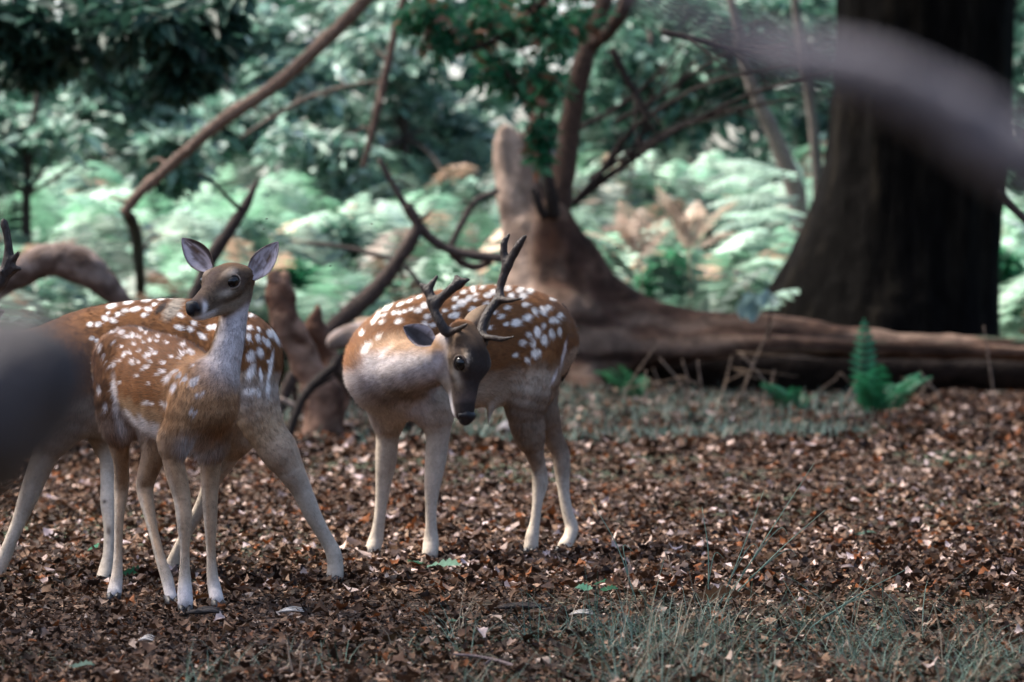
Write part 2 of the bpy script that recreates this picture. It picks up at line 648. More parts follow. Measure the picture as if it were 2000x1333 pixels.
def eye_meshes(H, side, dark=False):
    """eyeball dome plus a lid rim ring"""
    c = H(0.004, side * 0.046, 0.012)
    r = 0.0182 * H.s
    out = unit(0.52 * H.f + side * 0.84 * H.l + 0.16 * H.u)
    c = c + out * 0.002 * H.s
    mb = MB()
    nu, nv = 12, 16
    th = np.linspace(0, math.pi, nu)
    ph = np.linspace(0, 2 * math.pi, nv, endpoint=False)
    T, Ph = np.meshgrid(th, ph, indexing='ij')
    a = unit(np.cross(out, H.u))
    b = np.cross(out, a)
    V = c + r * (np.cos(T)[..., None] * out + np.sin(T)[..., None] * (1.08 * np.cos(Ph)[..., None] * a + 0.92 * np.sin(Ph)[..., None] * b))
    i = np.arange(nu - 1)[:, None] * nv
    j = np.arange(nv)[None]
    Q = np.stack((i + j, i + nv + j, i + nv + (j + 1) % nv, i + (j + 1) % nv), -1).reshape(-1, 4)
    mb.add(V.reshape(-1, 3), Q=Q)
    lid = MB()
    # almond shaped rim around the ball with a tear line towards the nose
    ang = np.linspace(0, 2 * math.pi, 28, endpoint=False)
    fw = unit(H.f - out * np.dot(H.f, out))
    uw = np.cross(out, fw) * (1 if np.dot(np.cross(out, fw), H.u) > 0 else -1)
    ring = []
    for t in ang:
        x = math.cos(t) * r * 1.06
        y = math.sin(t) * r * 0.86
        if math.cos(t) > 0.75:
            x += (math.cos(t) - 0.75) * r * 1.5
            y -= (math.cos(t) - 0.75) * r * 1.2
        dep = math.sqrt(max(r * r * 1.05 - min(x * x + y * y, r * r), 0)) + 0.0006
        ring.append(c + x * fw + y * uw + out * dep * 0.62)
    ring = np.array(ring + ring[:1])
    lid.tube(ring, np.full(len(ring), 0.0030 * H.s), 6, 1, cap=False, C=(0.028, 0.02, 0.018))
    ring2 = c + (ring - c) * 1.16 - out * 0.0025
    lid.tube(ring2, np.full(len(ring), 0.0042 * H.s), 6, 1, cap=False, C=(0.075, 0.055, 0.045) if dark else (0.24, 0.18, 0.14))
    return mb.mesh('eyeball'), lid.mesh('eyelid')


def nose_mesh(H, g=1.0):
    """black pad: blunt shield with two nostril wings"""
    B = Body()
    B.limb([list(H(0.142, 0, -0.014)) + [0.0135 * H.s * g], list(H(0.149, 0, -0.025)) + [0.013 * H.s * g], list(H(0.147, 0, -0.035)) + [0.009 * H.s * g]],
           k=0.006, squash=None)
    for s in (-1, 1):
        B.limb([list(H(0.139, s * 0.010, -0.012)) + [0.0105 * H.s * g], list(H(0.138, s * 0.0165, -0.024)) + [0.0085 * H.s * g]], k=0.006)
    V, Q = B.mesh_arrays(0.0025)
    return mesh_from('nose', V, Q, np.tile(DARK * 0.5, (len(V), 1)))


def hoof_mesh(c, fwd, ground, s=1.0):
    s = s * 0.82
    ground = ground - 0.011
    """cloven hoof: two pointed wedges"""
    mb = MB()
    f = unit((fwd[0], fwd[1], 0))
    l = np.array((-f[1], f[0], 0))
    for sd in (-1, 1):
        o = np.array((c[0], c[1], ground)) + l * sd * 0.0125 * s
        prof = [(-0.03, 0.0), (0.03, 0.0), (0.052, 0.004), (0.03, 0.030), (-0.012, 0.050), (-0.030, 0.042)]
        V = []
        for w, k in ((-0.011, 0.82), (0.0, 1.06), (0.011, 0.82)):
            V += [o + l * w * s + f * a * s * (0.7 + 0.3 * k) + np.array((0, 0, b * s * k)) for a, b in prof]
        n = len(prof)
        Q = [(r * n + i, r * n + (i + 1) % n, (r + 1) * n + (i + 1) % n, (r + 1) * n + i) for r in (0, 1) for i in range(n)]
        T = [(0, i + 1, i) for i in range(1, n - 1)] + [(2 * n, 2 * n + i, 2 * n + i + 1) for i in range(1, n - 1)]
        mb.add(V, T, Q, DARK)
    return mb.mesh('hoof', False)


def fur_mesh(V, Q, N, flow, C, length, count, seed, width=0.0016, lift=0.28):
    rng = np.random.default_rng(seed)
    a, b, c, d = (V[Q[:, k]] for k in range(4))
    area = 0.5 * np.linalg.norm(np.cross(c - a, d - b), axis=1)
    w = area * np.clip(length[Q[:, 0]], 0.004, None) ** -0.35
    q = rng.choice(len(Q), count, p=w / w.sum())
    s, t = rng.random(count), rng.random(count)
    wt = np.stack(((1 - s) * (1 - t), s * (1 - t), s * t, (1 - s) * t), 1)
    vi = Q[q]
    lerp = lambda A: np.einsum('nk,nkj->nj', wt, A[vi])
    p, n, fl, col = lerp(V), unit(lerp(N)), lerp(flow), lerp(C)
    ln = (length[vi] * wt).sum(1) * (0.6 + 0.8 * rng.random(count))
    keep = ln > 0.0025
    p, n, fl, col, ln = p[keep], n[keep], fl[keep], col[keep], ln[keep]
    m = len(p)
    tg = unit(fl - n * np.einsum('ij,ij->i', fl, n)[:, None] + 0.0001)
    clump = np.stack([fbm(p * 55, seed + k, 2) - 0.5 for k in range(3)], 1) * 0.9
    dr = unit(tg + n * (lift + 0.25 * rng.random(m))[:, None] + clump + 0.18 * rng.standard_normal((m, 3)) + np.array((0, 0, -0.12)))
    side = unit(np.cross(dr, n) + 1e-6)
    wd = width * (0.7 + 0.6 * rng.random(m))[:, None]
    base = p - n * 0.0008
    tipp = base + dr * ln[:, None] - n * (ln * 0.12)[:, None]
    VV = np.stack((base - side * wd / 2, base + side * wd / 2, tipp), 1).reshape(-1, 3)
    F = np.arange(3 * m).reshape(-1, 3)
    q_ = p * 125 - tg * (np.einsum('ij,ij->i', p, tg) * 98)[:, None]
    col = col * (0.52 + 0.96 * fbm(q_, seed + 9, 2))[:, None]
    shade = (0.52 + 0.85 * rng.random(m) ** 1.2)[:, None]
    cc = np.repeat(col * shade, 3, 0)
    cc[2::3] *= 1.10
    me = mesh_from('fur', VV, F, cc)
    nn = np.repeat(unit(n + 0.25 * dr), 3, 0)
    me.normals_split_custom_set_from_vertices(nn.astype(np.float32))
    return me


def antler_mesh(branches, knob=None, seed=0):
    """branches: list of rows (point, radius)"""
    rng = np.random.default_rng(seed)
    B = Body()
    for rows in branches:
        B.limb([list(p) + [r] for p, r in rows], k=0.012, sub=3)
    ph = rng.random(3) * 9

    def disp(X):
        return (fbm(X * 70 + ph, 5, 2) - 0.5) * 0.004
    V, Q = B.mesh_arrays(0.0042, disp=disp, relax=1)
    z = V[:, 2]
    base = np.array((0.024, 0.017, 0.015))
    C = np.tile(base, (len(V), 1))
    C *= (0.7 + 0.9 * fbm(V * 60, 8))[:, None]
    return mesh_from('antler', V, Q, C)


def spot_paint(C, V, N, spots, px, py, ok, col=WHITE, soft=0.45):
    toward = unit(np.array((0, 0, CAM_Z)) - V)
    face = np.einsum('ij,ij->i', toward, N) > 0.02
    jit = fbm(V * 120, 21, 2) - 0.5
    for s in spots:
        x, y, r = s[:3]
        el, an = (s[3], math.radians(s[4])) if len(s) > 3 else (1.25, math.radians(-20))
        m = face & ok & (np.abs(px - x) < r * el * 2.2) & (np.abs(py - y) < r * el * 2.2)
        if not m.any():
            continue
        dx, dy = px[m] - x, py[m] - y
        u = (dx * math.cos(an) + dy * math.sin(an)) / el
        v = -dx * math.sin(an) + dy * math.cos(an)
        d = np.sqrt(u * u + v * v) / r + 0.55 * jit[m]
        C[m] = mixc(C[m], col, 1 - smooth(1 - soft, 1 + soft, d))
    return C


def random_spots(C, V, N, ok, seed, n=60, r=0.014):
    """spots on the flank turned away from the photograph"""
    rng = np.random.default_rng(seed)
    toward = unit(np.array((0, 0, CAM_Z)) - V)
    back = (np.einsum('ij,ij->i', toward, N) <= 0.02) & ok
    I = np.flatnonzero(back)
    if not len(I):
        return C
    for i in rng.choice(I, n):
        rr = r * (0.7 + 0.6 * rng.random())
        d = np.linalg.norm(V - V[i], axis=1) / rr
        m = (d < 1.5) & ok
        C[m] = mixc(C[m], WHITE, 1 - smooth(.6, 1.4, d[m]))
    return C


class Deer:
    def __init__(self, name, label, loc, fwd, group):
        self.B = Body()
        self.F = unit((fwd[0], fwd[1], 0))
        self.L = np.array((-self.F[1], self.F[0], 0))
        self.root = root(name, (float(loc[0]), float(loc[1]), 0.0), label, 'deer', group)
        self.hooves = []

    def torso(self, rows, width=0.76):
        self.tor = np.array([list(P(x, y, Y)) + [r] for x, y, Y, r in rows])
        self.B.limb(self.tor, k=0.05, squash=(self.L, width), sub=3, tag='torso', flow=-1)

    def limb(self, rows, tag, k=0.03, squash=None, flow=1, sub=3):
        self.B.limb([list(P(x, y, Y)) + [r] for x, y, Y, r in rows], k=k, tag=tag, squash=squash, flow=flow, sub=sub)

    def leg(self, rows, k=0.03, hs=1.0, dirv=None):
        self.limb(rows, 'leg', k=k)
        x, y, Y, r = rows[-1]
        self.hooves.append((P(x, y, Y), self.F if dirv is None else dirv, hs))

    def finish(self, h, paint, fur_count, seed, fur_scale=1.0):
        B = self.B
        V, Q = B.mesh_arrays(h)
        V[:, 2] = np.maximum(V[:, 2], 0.004)
        N = vert_normals(V, Q)
        flow, tags, bt = B.attributes(V)
        bi = None
        px, py = project(V)
        C, ln = paint(self, V, N, tags, bi, bt, px, py)
        C = np.clip(C * (0.93 + 0.14 * fbm(V * 60, seed)[:, None]), 0.004, 0.9)
        me = mesh_from('deer body', V, Q, C)
        self.body = obj('body', me, M_BODY, self.root)
        fm = fur_mesh(V, Q, N, flow, C, ln * fur_scale, fur_count, seed)
        obj('fur', fm, M_FUR, self.body)
        self.V, self.N = V, N
        for p, d, s in self.hooves:
            obj('hoof', hoof_mesh(p, d, 0.003, s), M_HOOF, self.root)

    def head_parts(self, H, ears, dark=False):
        obj('nose', nose_mesh(H, 1.22 if dark else 1.05), M_NOSE, self.root)
        for s in (-1, 1):
            e, l = eye_meshes(H, s, dark)
            eo = obj('eye', e, M_EYE, self.root)
            obj('eyelid', l, M_BODY, eo)
        for base, tip, facing, w, *ed in ears:
            obj('ear', ear_mesh('ear', base, tip, facing, w, dark=dark, edge=ed[0] if ed else 0), M_BODY, self.root)


def torso_coords(self, V):
    """height on the trunk (-1 belly .. 1 back) and position 0 rump .. 1 chest"""
    T = self.tor
    ax = T[-1, :3] - T[0, :3]
    s = ((V - T[0, :3]) @ ax) / (ax @ ax)
    sT = ((T[:, :3] - T[0, :3]) @ ax) / (ax @ ax)
    zc = np.interp(s, sT, T[:, 2])
    r = np.interp(s, sT, T[:, 3])
    return (V[:, 2] - zc) / r, s, (V[:, :2] - T[0, :2]) @ self.L[:2]


def face_paint(C, H, V, N, hw, dark=False):
    f, l, u = H.local(V)
    near = (f > -0.12) & (f < 0.17) & (np.abs(l) < 0.09) & (u > -0.10) & (u < 0.08)
    al = np.abs(l)
    nz = fbm(V * 150, 31)
    hw = smooth(.25, .8, hw)
    W = lambda d: np.where(near, d, 0) * hw
    C = mixc(C, GREYB * np.array((1.0, .95, .9)) * ((0.05 if dark else 0.12) + (0.62 if dark else 0.66) * nz)[:, None], W(smooth(-0.12, -0.06, f)))
    C = mixc(C, np.array((0.36, 0.28, 0.21)), W(smooth(-0.030, -0.05, u) * 0.55 * smooth(-.1, 0, f)))     # jaw
    C = mixc(C, np.array((0.085, 0.058, 0.052)), W(np.exp(-((f - 0.035) / 0.045) ** 2 - (l / 0.022) ** 2) * smooth(-.01, .02, u) * 0.75))
    C = mixc(C, np.array((0.20, 0.11, 0.055)), W(np.exp(-((f + 0.055) / 0.035) ** 2 - (l / 0.035) ** 2) * smooth(.01, .03, u) * 0.8))
    C = mixc(C, np.array((0.40, 0.32, 0.25)), W(np.exp(-((f + 0.004) / 0.022) ** 2 - ((u - 0.036) / 0.009) ** 2) * smooth(.02, .032, al) * 0.95))  # brow
    C = mixc(C, np.array((0.42, 0.35, 0.28)), W(np.exp(-((f - 0.035) / 0.022) ** 2 - ((u + 0.012) / 0.012) ** 2) * smooth(.018, .028, al) * 0.75))
    C = mixc(C, np.array((0.075, 0.05, 0.042)), W(np.exp(-((f + 0.034) / 0.016) ** 2 - ((u - 0.004) / 0.022) ** 2) * smooth(.03, .04, al) * 0.6))  # eye socket recess suggested by darker colour, not by shape
    C = mixc(C, np.array((0.09, 0.06, 0.05)), W(np.exp(-((f - 0.04) / 0.014) ** 2 - ((u - 0.004) / 0.005) ** 2) * smooth(.02, .03, al) * 0.9))   # tear line
    C = mixc(C, np.array((0.10, 0.07, 0.055)), W(np.exp(-((f - 0.075) / 0.06) ** 2 - ((u + 0.036) / 0.006) ** 2) * 0.55))            # mouth line
    C = mixc(C, DARK * 1.5, W(smooth(.118, .135, f) * smooth(-.040, -.030, u)))
    C = mixc(C, np.array((0.10, 0.07, 0.06)), W(np.exp(-((f - 0.115) / 0.014) ** 2) * smooth(-.02, -.005, u) * 0.7))
    C = mixc(C, WHITE * 0.95, W(np.clip(1.5 * np.exp(-((f - 0.119 + .25 * (u + .026)) / 0.009) ** 2 - ((u + 0.028) / 0.014) ** 2), 0, 1) * smooth(.010, .018, al)))        # muzzle band
    C = mixc(C, WHITE * 0.85, W(smooth(.055, .10, f) * smooth(-.040, -.050, u)))                                                     # chin
    if dark:
        C = mixc(C, DARK * 0.9, W(smooth(0.062, 0.040, al + 0.030 * (nz - .4)) * smooth(-.006, .016, u + .03 * (nz - .5)) * smooth(.14, .08, f) * smooth(-.09, -.04, f) * .93))
        C = mixc(C, np.array((0.07, 0.05, 0.045)), W(smooth(.06, .10, f) * smooth(-.050, -.036, u) * 0.92))
        C = mixc(C, DARK * .8, W(smooth(.095, .112, f) * smooth(-.044, -.034, u)))
        C = mixc(C, np.array((0.13, 0.08, 0.05)), W(smooth(-.02, -.06, f) * smooth(.0, .03, u) * .7))
        C = mixc(C, LILAC * .8, W(smooth(-.02, -.045, u) * smooth(.06, -.02, f) * .7))
    return C, near


def z1(l):   # spot lists read off a 3.333x enlargement with origin (100, 430)
    return [(100 + s[0] / 3.333, 430 + s[1] / 3.333, s[2] / 3.333) + tuple(s[3:]) for s in l]


def z3(l):   # the same, origin (640, 430)
    return [(640 + s[0] / 3.333, 430 + s[1] / 3.333, s[2] / 3.333) + tuple(s[3:]) for s in l]


# ---- the doe in front -------------------------------------------------------
def doe_paint(D, V, N, tags, bi, bt, px, py):
    h, s, lat = torso_coords(D, V)
    nz = fbm(V * 26, 3) - 0.5
    n = len(V)
    C = np.tile(CHEST * .80, (n, 1)) * (0.9 + 0.5 * nz)[:, None]
    ln = np.full(n, 0.018)
    neck, leg, thigh = tags['neck'], tags['leg'], tags['thigh']
    tor = np.clip(tags['torso'] + thigh + tags['shoulder'], 0, 1)
    on = tor > .4
    C = mixc(C, CHEST_D, tor * smooth(.55, 1.0, h + .3 * nz) * 0.55)
    C = mixc(C, np.array((0.045, 0.03, 0.028)), tor * smooth(.90, .99, h) * smooth(.05, .02, np.abs(lat)) * 0.8)
    hb = h + 0.3 * nz
    fl = tor * (1 - thigh) * (1 - .8 * tags['shoulder'])
    C = mixc(C, TAN, fl * smooth(-.10, -.40, hb) * 0.8)
    C = mixc(C, WHITE, fl * smooth(-.45, -.66, hb) * (s < .85))
    C = mixc(C, WHITE * .9, thigh * smooth(.1, .6, N @ unit((0.9, -0.3, 0))) * smooth(770, 830, py) * .8)
    C = mixc(C, np.array((0.45, 0.245, 0.12)), tor * smooth(.80, 1.0, s + .12 * nz) * 0.75)
    spots = z1([(400, 715, 20), (460, 730, 16), (500, 760, 12), (320, 825, 13, 1.8, 100), (410, 940, 13, 1.6, 100), (340, 880, 10), (460, 825, 9),
                (545, 810, 9), (605, 800, 8), (630, 885, 15, 1.7, -50), (575, 930, 9), (540, 940, 8), (565, 1015, 10), (630, 955, 12, 1.6, -40),
                (735, 985, 14), (735, 930, 10, 1.5, -50), (680, 865, 11, 1.5, -50), (700, 710, 15), (740, 720, 10), (785, 745, 14, 1.8, 20),
                (825, 755, 14, 1.8, 20), (860, 815, 15), (920, 865, 15), (785, 890, 11), (760, 1030, 16, 1.8, -50), (795, 1090, 19, 1.6, -70),
                (815, 980, 11), (870, 1035, 14), (930, 1050, 24, 1.7, -40), (640, 1065, 9), (605, 975, 9), (625, 1190, 15), (660, 1200, 12),
                (740, 1200, 14, 1.6, 80), (440, 700, 14), (505, 655, 12), (640, 690, 14), (590, 720, 10), (645, 785, 10), (580, 855, 9),
                (700, 1005, 9), (520, 870, 9), (310, 1100, 16, 1.8, 80), (350, 1210, 14, 1.8, 80), (690, 790, 8), (755, 800, 9), (480, 880, 8),
                (655, 925, 8), (840, 900, 8), (560, 760, 8), (700, 760, 8)])
    rs = np.random.default_rng(77)
    for _ in range(34):
        x, y = 190 + 220 * rs.random(), 640 + 170 * rs.random()
        if y > 625 + (x - 200) * .12 and y < 740 + (x - 190) * .35:
            spots.append((x, y, 1.6 + 2.0 * rs.random(), 1.9, -55 + 20 * rs.normal()))
    C = spot_paint(C, V, N, spots, px, py, on | (neck > .6), col=WHITE * 0.92)
    C = random_spots(C, V, N, on & (h > -.3) & (h < .8), 5, 50)
    # pale line along flank and thigh
    C = spot_paint(C, V, N, [(227, 775, 5, 7, 84), (236, 830, 6, 5, 70)], px, py, on, soft=.7)
    # neck: pale grey throat, brown sides
    thr = smooth(-.25, .55, (N @ (D.F * 0.9 + np.array((0.15, -0.4, 0)))))
    nk = mixc(np.tile(TAN * 0.75, (n, 1)), LILAC * 1.12, thr * smooth(1.25, .2, (py - 600) / 230))
    nk = mixc(nk, np.array((0.45, 0.245, 0.12)), smooth(735, 800, py + 60 * nz) * 0.85)
    C = C * (1 - neck[:, None]) + nk * neck[:, None]
    # legs
    gr = smooth(1010, 900, py)
    legc = mixc(np.tile(CREAM * 1.15, (n, 1)), np.array((0.40, 0.24, 0.13)), 0.75 * smooth(-.25, .35, N @ unit((0.75, -0.45, 0)) + 0.4 * nz) * smooth(1150, 1060, py))
    legc = mixc(legc, np.array((0.30, 0.16, 0.075)), gr * 0.65 * smooth(-.3, .4, -N[:, 1] + nz))
    legc = mixc(legc, WHITE * 0.86, smooth(1120, 1165, py) * 0.85)
    C = C * (1 - leg[:, None]) + legc * leg[:, None]
    tuft = np.clip(1.7 * np.exp(-((px - 390) / 34) ** 2 - ((py - 872) / 20) ** 2), 0, 1) * (N[:, 1] < .3) * (V[:, 1] < 12.02)
    C = mixc(C, WHITE * 0.9, tuft)
    ln = ln * (1 - leg) + 0.007 * leg
    ln = ln * (1 - neck) + 0.014 * neck
    ln = np.where(on & (h < -.6), 0.024, ln)
    ln = np.where(tuft > .3, 0.032, ln)
    C, near = face_paint(C, D.H, V, N, tags['head'])
    ln = np.where(near, 0.0055, ln)
    f, l, u = D.H.local(V)
    ln = np.where(near & (f > 0.112), 0.001, ln)
    ec = [np.linalg.norm(V - D.H(0.004, q * 0.046, 0.012), axis=1) for q in (-1, 1)]
    ln = np.where(np.minimum(*ec) < 0.026, 0.001, ln)
    return C, ln


doe = Deer('fallow_doe', 'brown spotted young doe looking back with both pale ears raised', P(330, 1185, 12.1), (0.52, -0.853), 'fallow deer in the clearing')
doe.torso([(222, 706, 12.50, .070), (246, 716, 12.42, .112), (290, 738, 12.24, .132), (337, 762, 12.05, .145), (382, 780, 11.93, .130), (408, 778, 11.84, .080)], 0.78)
doe.limb([(415, 790, 11.84, .068), (424, 752, 11.84, .060), (436, 712, 11.85, .049), (447, 668, 11.87, .0435), (454, 630, 11.89, .040), (458, 588, 11.91, .042)],
         'neck', k=0.05, flow=-1)
# thighs and shoulders
doe.limb([(240, 705, 12.30, .085), (226, 780, 12.25, .062), (230, 835, 12.24, .043)], 'thigh', k=.05)
doe.limb([(290, 710, 12.42, .09), (300, 790, 12.36, .07), (312, 860, 12.22, .05)], 'thigh', k=.05)
doe.limb([(376, 760, 11.84, .062), (362, 812, 11.80, .058), (344, 862, 11.80, .040)], 'shoulder', k=.05)
doe.limb([(430, 765, 11.97, .05), (424, 820, 11.97, .050), (415, 868, 11.98, .036)], 'shoulder', k=.05)
# legs: near fore, far fore, near hind, far hind
doe.leg([(338, 862, 11.80, .044), (338, 898, 11.80, .030), (347, 937, 11.80, .029), (356, 976, 11.80, .0245), (360, 1022, 11.79, .0215), (361, 1078, 11.79, .0135),
         (361, 1125, 11.79, .0165), (361, 1150, 11.785, .0205), (362, 1178, 11.77, .022)], dirv=np.array((0.15, -1, 0)))
doe.leg([(414, 866, 11.99, .042), (411, 905, 11.99, .031), (410, 955, 11.99, .0245), (411, 1010, 11.99, .0200), (412, 1078, 11.99, .0135), (415, 1125, 11.985, .0165),
         (419, 1150, 11.98, .019), (424, 1172, 11.96, .020)], dirv=np.array((0.45, -1, 0)))
doe.leg([(228, 825, 12.26, .046), (233, 870, 12.28, .030), (238, 915, 12.32, .0215), (237, 955, 12.36, .0215), (233, 1010, 12.34, .0145), (231, 1075, 12.32, .0130),
         (229, 1120, 12.30, .0165), (225, 1148, 12.28, .0205), (223, 1160, 12.26, .021)], dirv=np.array((0.05, -1, 0)))
doe.leg([(312, 855, 12.20, .046), (301, 890, 12.20, .036), (287, 930, 12.22, .0285), (283, 958, 12.23, .0245), (291, 1000, 12.19, .0185), (300, 1040, 12.16, .0150), (313, 1090, 12.12, .0150),
         (326, 1130, 12.10, .0175), (332, 1158, 12.08, .0170), (335, 1168, 12.07, .017)], dirv=np.array((0.35, -1, 0)))
yaw, pit = math.radians(36), math.radians(19)
doe.H = Head(P(432, 557, 11.84), (-math.sin(yaw) * math.cos(pit), -math.cos(yaw) * math.cos(pit), -math.sin(pit)), (0, 0, 1), 0.98)
doe.H.sculpt(doe.B)
doe.finish(0.0045, doe_paint, 140000, 1)
doe.head_parts(doe.H, [(P(410, 526, 11.91), P(353, 465, 11.93), (-0.25, -1, 0.12), 0.068, 1),
                       (P(490, 543, 11.87), P(543, 471, 11.89), (-0.05, -1, 0.05), 0.064)])


# ---- the antlered buck turning its head --------------------------------------
def buck_paint(D, V, N, tags, bi, bt, px, py):
    h, s, lat = torso_coords(D, V)
    nz = fbm(V * 22, 3) - 0.5
    n = len(V)
    C = np.tile(CHEST * 0.78, (n, 1)) * (0.9 + 0.4 * nz)[:, None]
    neck, leg, thigh = tags['neck'], tags['leg'], tags['thigh']
    tor = np.clip(tags['torso'] + thigh + tags['shoulder'], 0, 1)
    on = tor > .4
    ln = np.full(n, 0.018)
    hb = h + .25 * nz
    C = mixc(C, np.array((0.33, 0.24, 0.17)), tor * smooth(-.28, -.55, hb) * 0.9)
    C = mixc(C, CREAM * 1.05, tor * smooth(-.45, -.75, hb) * (s > .25))
    C = mixc(C, np.array((0.16, 0.11, 0.08)), thigh * smooth(745, 800, py + 40 * nz) * 0.8)
    C = mixc(C, LILAC, tor * smooth(.80, 1.0, s + .1 * nz) * smooth(.25, -.2, hb) * 0.9)
    C = mixc(C, CHEST_D * 1.2, tor * smooth(.72, .95, h) * 0.4)
    spots = z3([(385, 565, 20, 2.2, -40), (470, 550, 11, 2.4, -26), (530, 528, 10, 2.0, -22), (590, 503, 10, 2.2, -20), (320, 630, 15, 1.8, -60), (295, 665, 15, 1.5, -60), (345, 670, 13), (360, 625, 12),
                (430, 605, 15), (465, 605, 13), (500, 595, 12), (540, 580, 11), (585, 590, 19), (630, 555, 20), (640, 630, 17), (455, 662, 17), (630, 675, 18, 1.4, 40), (680, 685, 15),
                (220, 740, 15), (255, 840, 27, 1.8, -45), (330, 770, 18), (370, 785, 18), (420, 790, 13), (825, 515, 15), (870, 540, 24, 1.5, -20), (915, 510, 19), (825, 570, 16),
                (960, 520, 12), (940, 450, 16, 1.7, 60), (960, 485, 12), (1040, 490, 20), (1075, 470, 19), (830, 620, 22), (800, 625, 14), (940, 585, 20), (760, 590, 13), (1165, 445, 17),
                (1250, 455, 20), (1310, 460, 19), (1190, 495, 19), (1265, 495, 21), (1030, 550, 18), (1285, 550, 16), (1345, 590, 17, 1.4, 70), (1400, 590, 22, 1.4, 70), (1430, 570, 19),
                (1165, 570, 16), (1120, 630, 17), (1295, 635, 24), (1225, 670, 25), (1160, 680, 13), (1085, 605, 11), (1510, 620, 17), (1465, 650, 19), (1495, 660, 10), (1405, 685, 15),
                (1365, 725, 24, 1.3, 80), (1460, 740, 22, 1.4, 80), (1510, 725, 15, 1.6, 90), (1305, 745, 17), (1410, 780, 24, 1.3, 80), (1335, 800, 20, 1.4, 80), (1265, 800, 20), (1355, 865, 26),
                (1300, 910, 17), (1220, 880, 15), (1465, 510, 16),  (1100, 410, 16), (1210, 402, 14), (1050, 700, 14), (880, 470, 14), (1000, 440, 13), (700, 560, 14), (720, 620, 12)])
    C = spot_paint(C, V, N, spots, px, py, on, col=np.array((0.80, 0.74, 0.68)), soft=.35)
    C = random_spots(C, V, N, on & (h > -.3) & (h < .9), 8, 70, 0.016)
    # rump stripe and dark edge
    C = spot_paint(C, V, N, [(1101, 690, 2.6, 10, 103), (1083, 735, 3, 5, 112)], px, py, on, soft=.6)
    nk = mixc(np.tile(LILAC * 0.95, (n, 1)), np.array((0.20, 0.15, 0.12)), smooth(742, 775, py + 35 * nz) * 0.85)  # lower neck darkened in colour for the shadow beneath it
    nk = mixc(nk, np.array((0.27, 0.165, 0.10)), smooth(705, 672, py + 30 * nz) * smooth(.2, .6, N[:, 2] + .3))
    nk = nk * (0.50 + 0.9 * fbm(V * 38, 14))[:, None]
    C = C * (1 - neck[:, None]) + nk * neck[:, None]
    legc = np.tile(CREAM * np.array((1.22, 1.22, 1.22)), (n, 1)) * (0.9 + 0.4 * nz)[:, None]
    hind = px > 960
    legc = mixc(legc, np.array((0.17, 0.115, 0.08)), np.where(hind, smooth(960, 860, py + 60 * nz), 0))
    legc = mixc(legc, np.array((0.24, 0.17, 0.125)), np.where(~hind, smooth(960, 840, py + 40 * nz) * 0.35, 0))
    C = C * (1 - leg[:, None]) + legc * leg[:, None]
    ln = ln * (1 - leg) + 0.007 * leg
    ln = ln * (1 - neck) + 0.020 * neck
    C, near = face_paint(C, D.H, V, N, tags['head'], dark=True)
    ln = np.where(near, 0.006, ln)
    f, l, u = D.H.local(V)
    ln = np.where(near & (f > 0.112), 0.001, ln)
    ec = [np.linalg.norm(V - D.H(0.004, q * 0.046, 0.012), axis=1) for q in (-1, 1)]
    ln = np.where(np.minimum(*ec) < 0.028, 0.001, ln)
    return C, ln


buck = Deer('fallow_buck', 'dark antlered spotted buck bending its head back to its flank', P(900, 1082, 14.4), (-0.85, -0.52), 'fallow deer in the clearing')
buck.torso([(1086, 664, 14.62, .060), (1050, 664, 14.56, .148), (992, 668, 14.48, .192), (910, 680, 14.38, .204), (832, 694, 14.28, .202), (776, 708, 14.20, .176), (748, 728, 14.15, .110)], 0.70)
buck.limb([(756, 728, 14.16, .102), (790, 720, 14.03, .092), (828, 712, 13.94, .082), (862, 702, 13.89, .074), (892, 692, 13.87, .064)], 'neck', k=.10, flow=-1)
buck.limb([(1040, 660, 14.48, .115), (1040, 735, 14.44, .095), (1026, 800, 14.44, .068), (1032, 850, 14.46, .048)], 'thigh', k=.05)
buck.limb([(1052, 680, 14.66, .10), (1052, 760, 14.68, .07), (1062, 820, 14.66, .048)], 'thigh', k=.05)
buck.limb([(790, 700, 14.16, .10), (812, 768, 14.12, .082), (846, 806, 14.12, .056)], 'shoulder', k=.06)
buck.limb([(762, 700, 14.28, .10), (758, 770, 14.28, .085), (758, 812, 14.32, .060)], 'shoulder', k=.06)
FW = np.array((-0.45, -1, 0))
buck.leg([(760, 800, 14.33, .058), (757, 850, 14.34, .040), (754, 900, 14.35, .0365), (749, 945, 14.36, .027), (744, 990, 14.36, .0205), (739, 1030, 14.36, .0205), (734, 1055, 14.36, .0255), (727, 1076, 14.34, .026)], dirv=FW)
buck.leg([(852, 800, 14.12, .062), (855, 850, 14.12, .041), (851, 900, 14.12, .036), (845, 945, 14.12, .028), (842, 990, 14.12, .0195), (842, 1030, 14.12, .0195), (842, 1056, 14.12, .026), (840, 1082, 14.10, .027)], dirv=FW * (0.4, 1, 1))
buck.leg([(1034, 840, 14.46, .050), (1043, 880, 14.48, .034), (1052, 915, 14.52, .0265), (1055, 945, 14.53, .0275), (1050, 980, 14.52, .0185), (1045, 1020, 14.51, .0175), (1040, 1045, 14.50, .023), (1037, 1070, 14.49, .025)], dirv=FW * (0.6, 1, 1))
buck.leg([(1064, 818, 14.66, .048), (1080, 855, 14.66, .036), (1095, 885, 14.66, .031), (1098, 915, 14.66, .0285), (1101, 960, 14.65, .0205), (1108, 1000, 14.64, .0200), (1117, 1032, 14.63, .0235), (1111, 1052, 14.61, .023), (1102, 1068, 14.58, .024)],
         dirv=FW * (1.6, 1, 1))
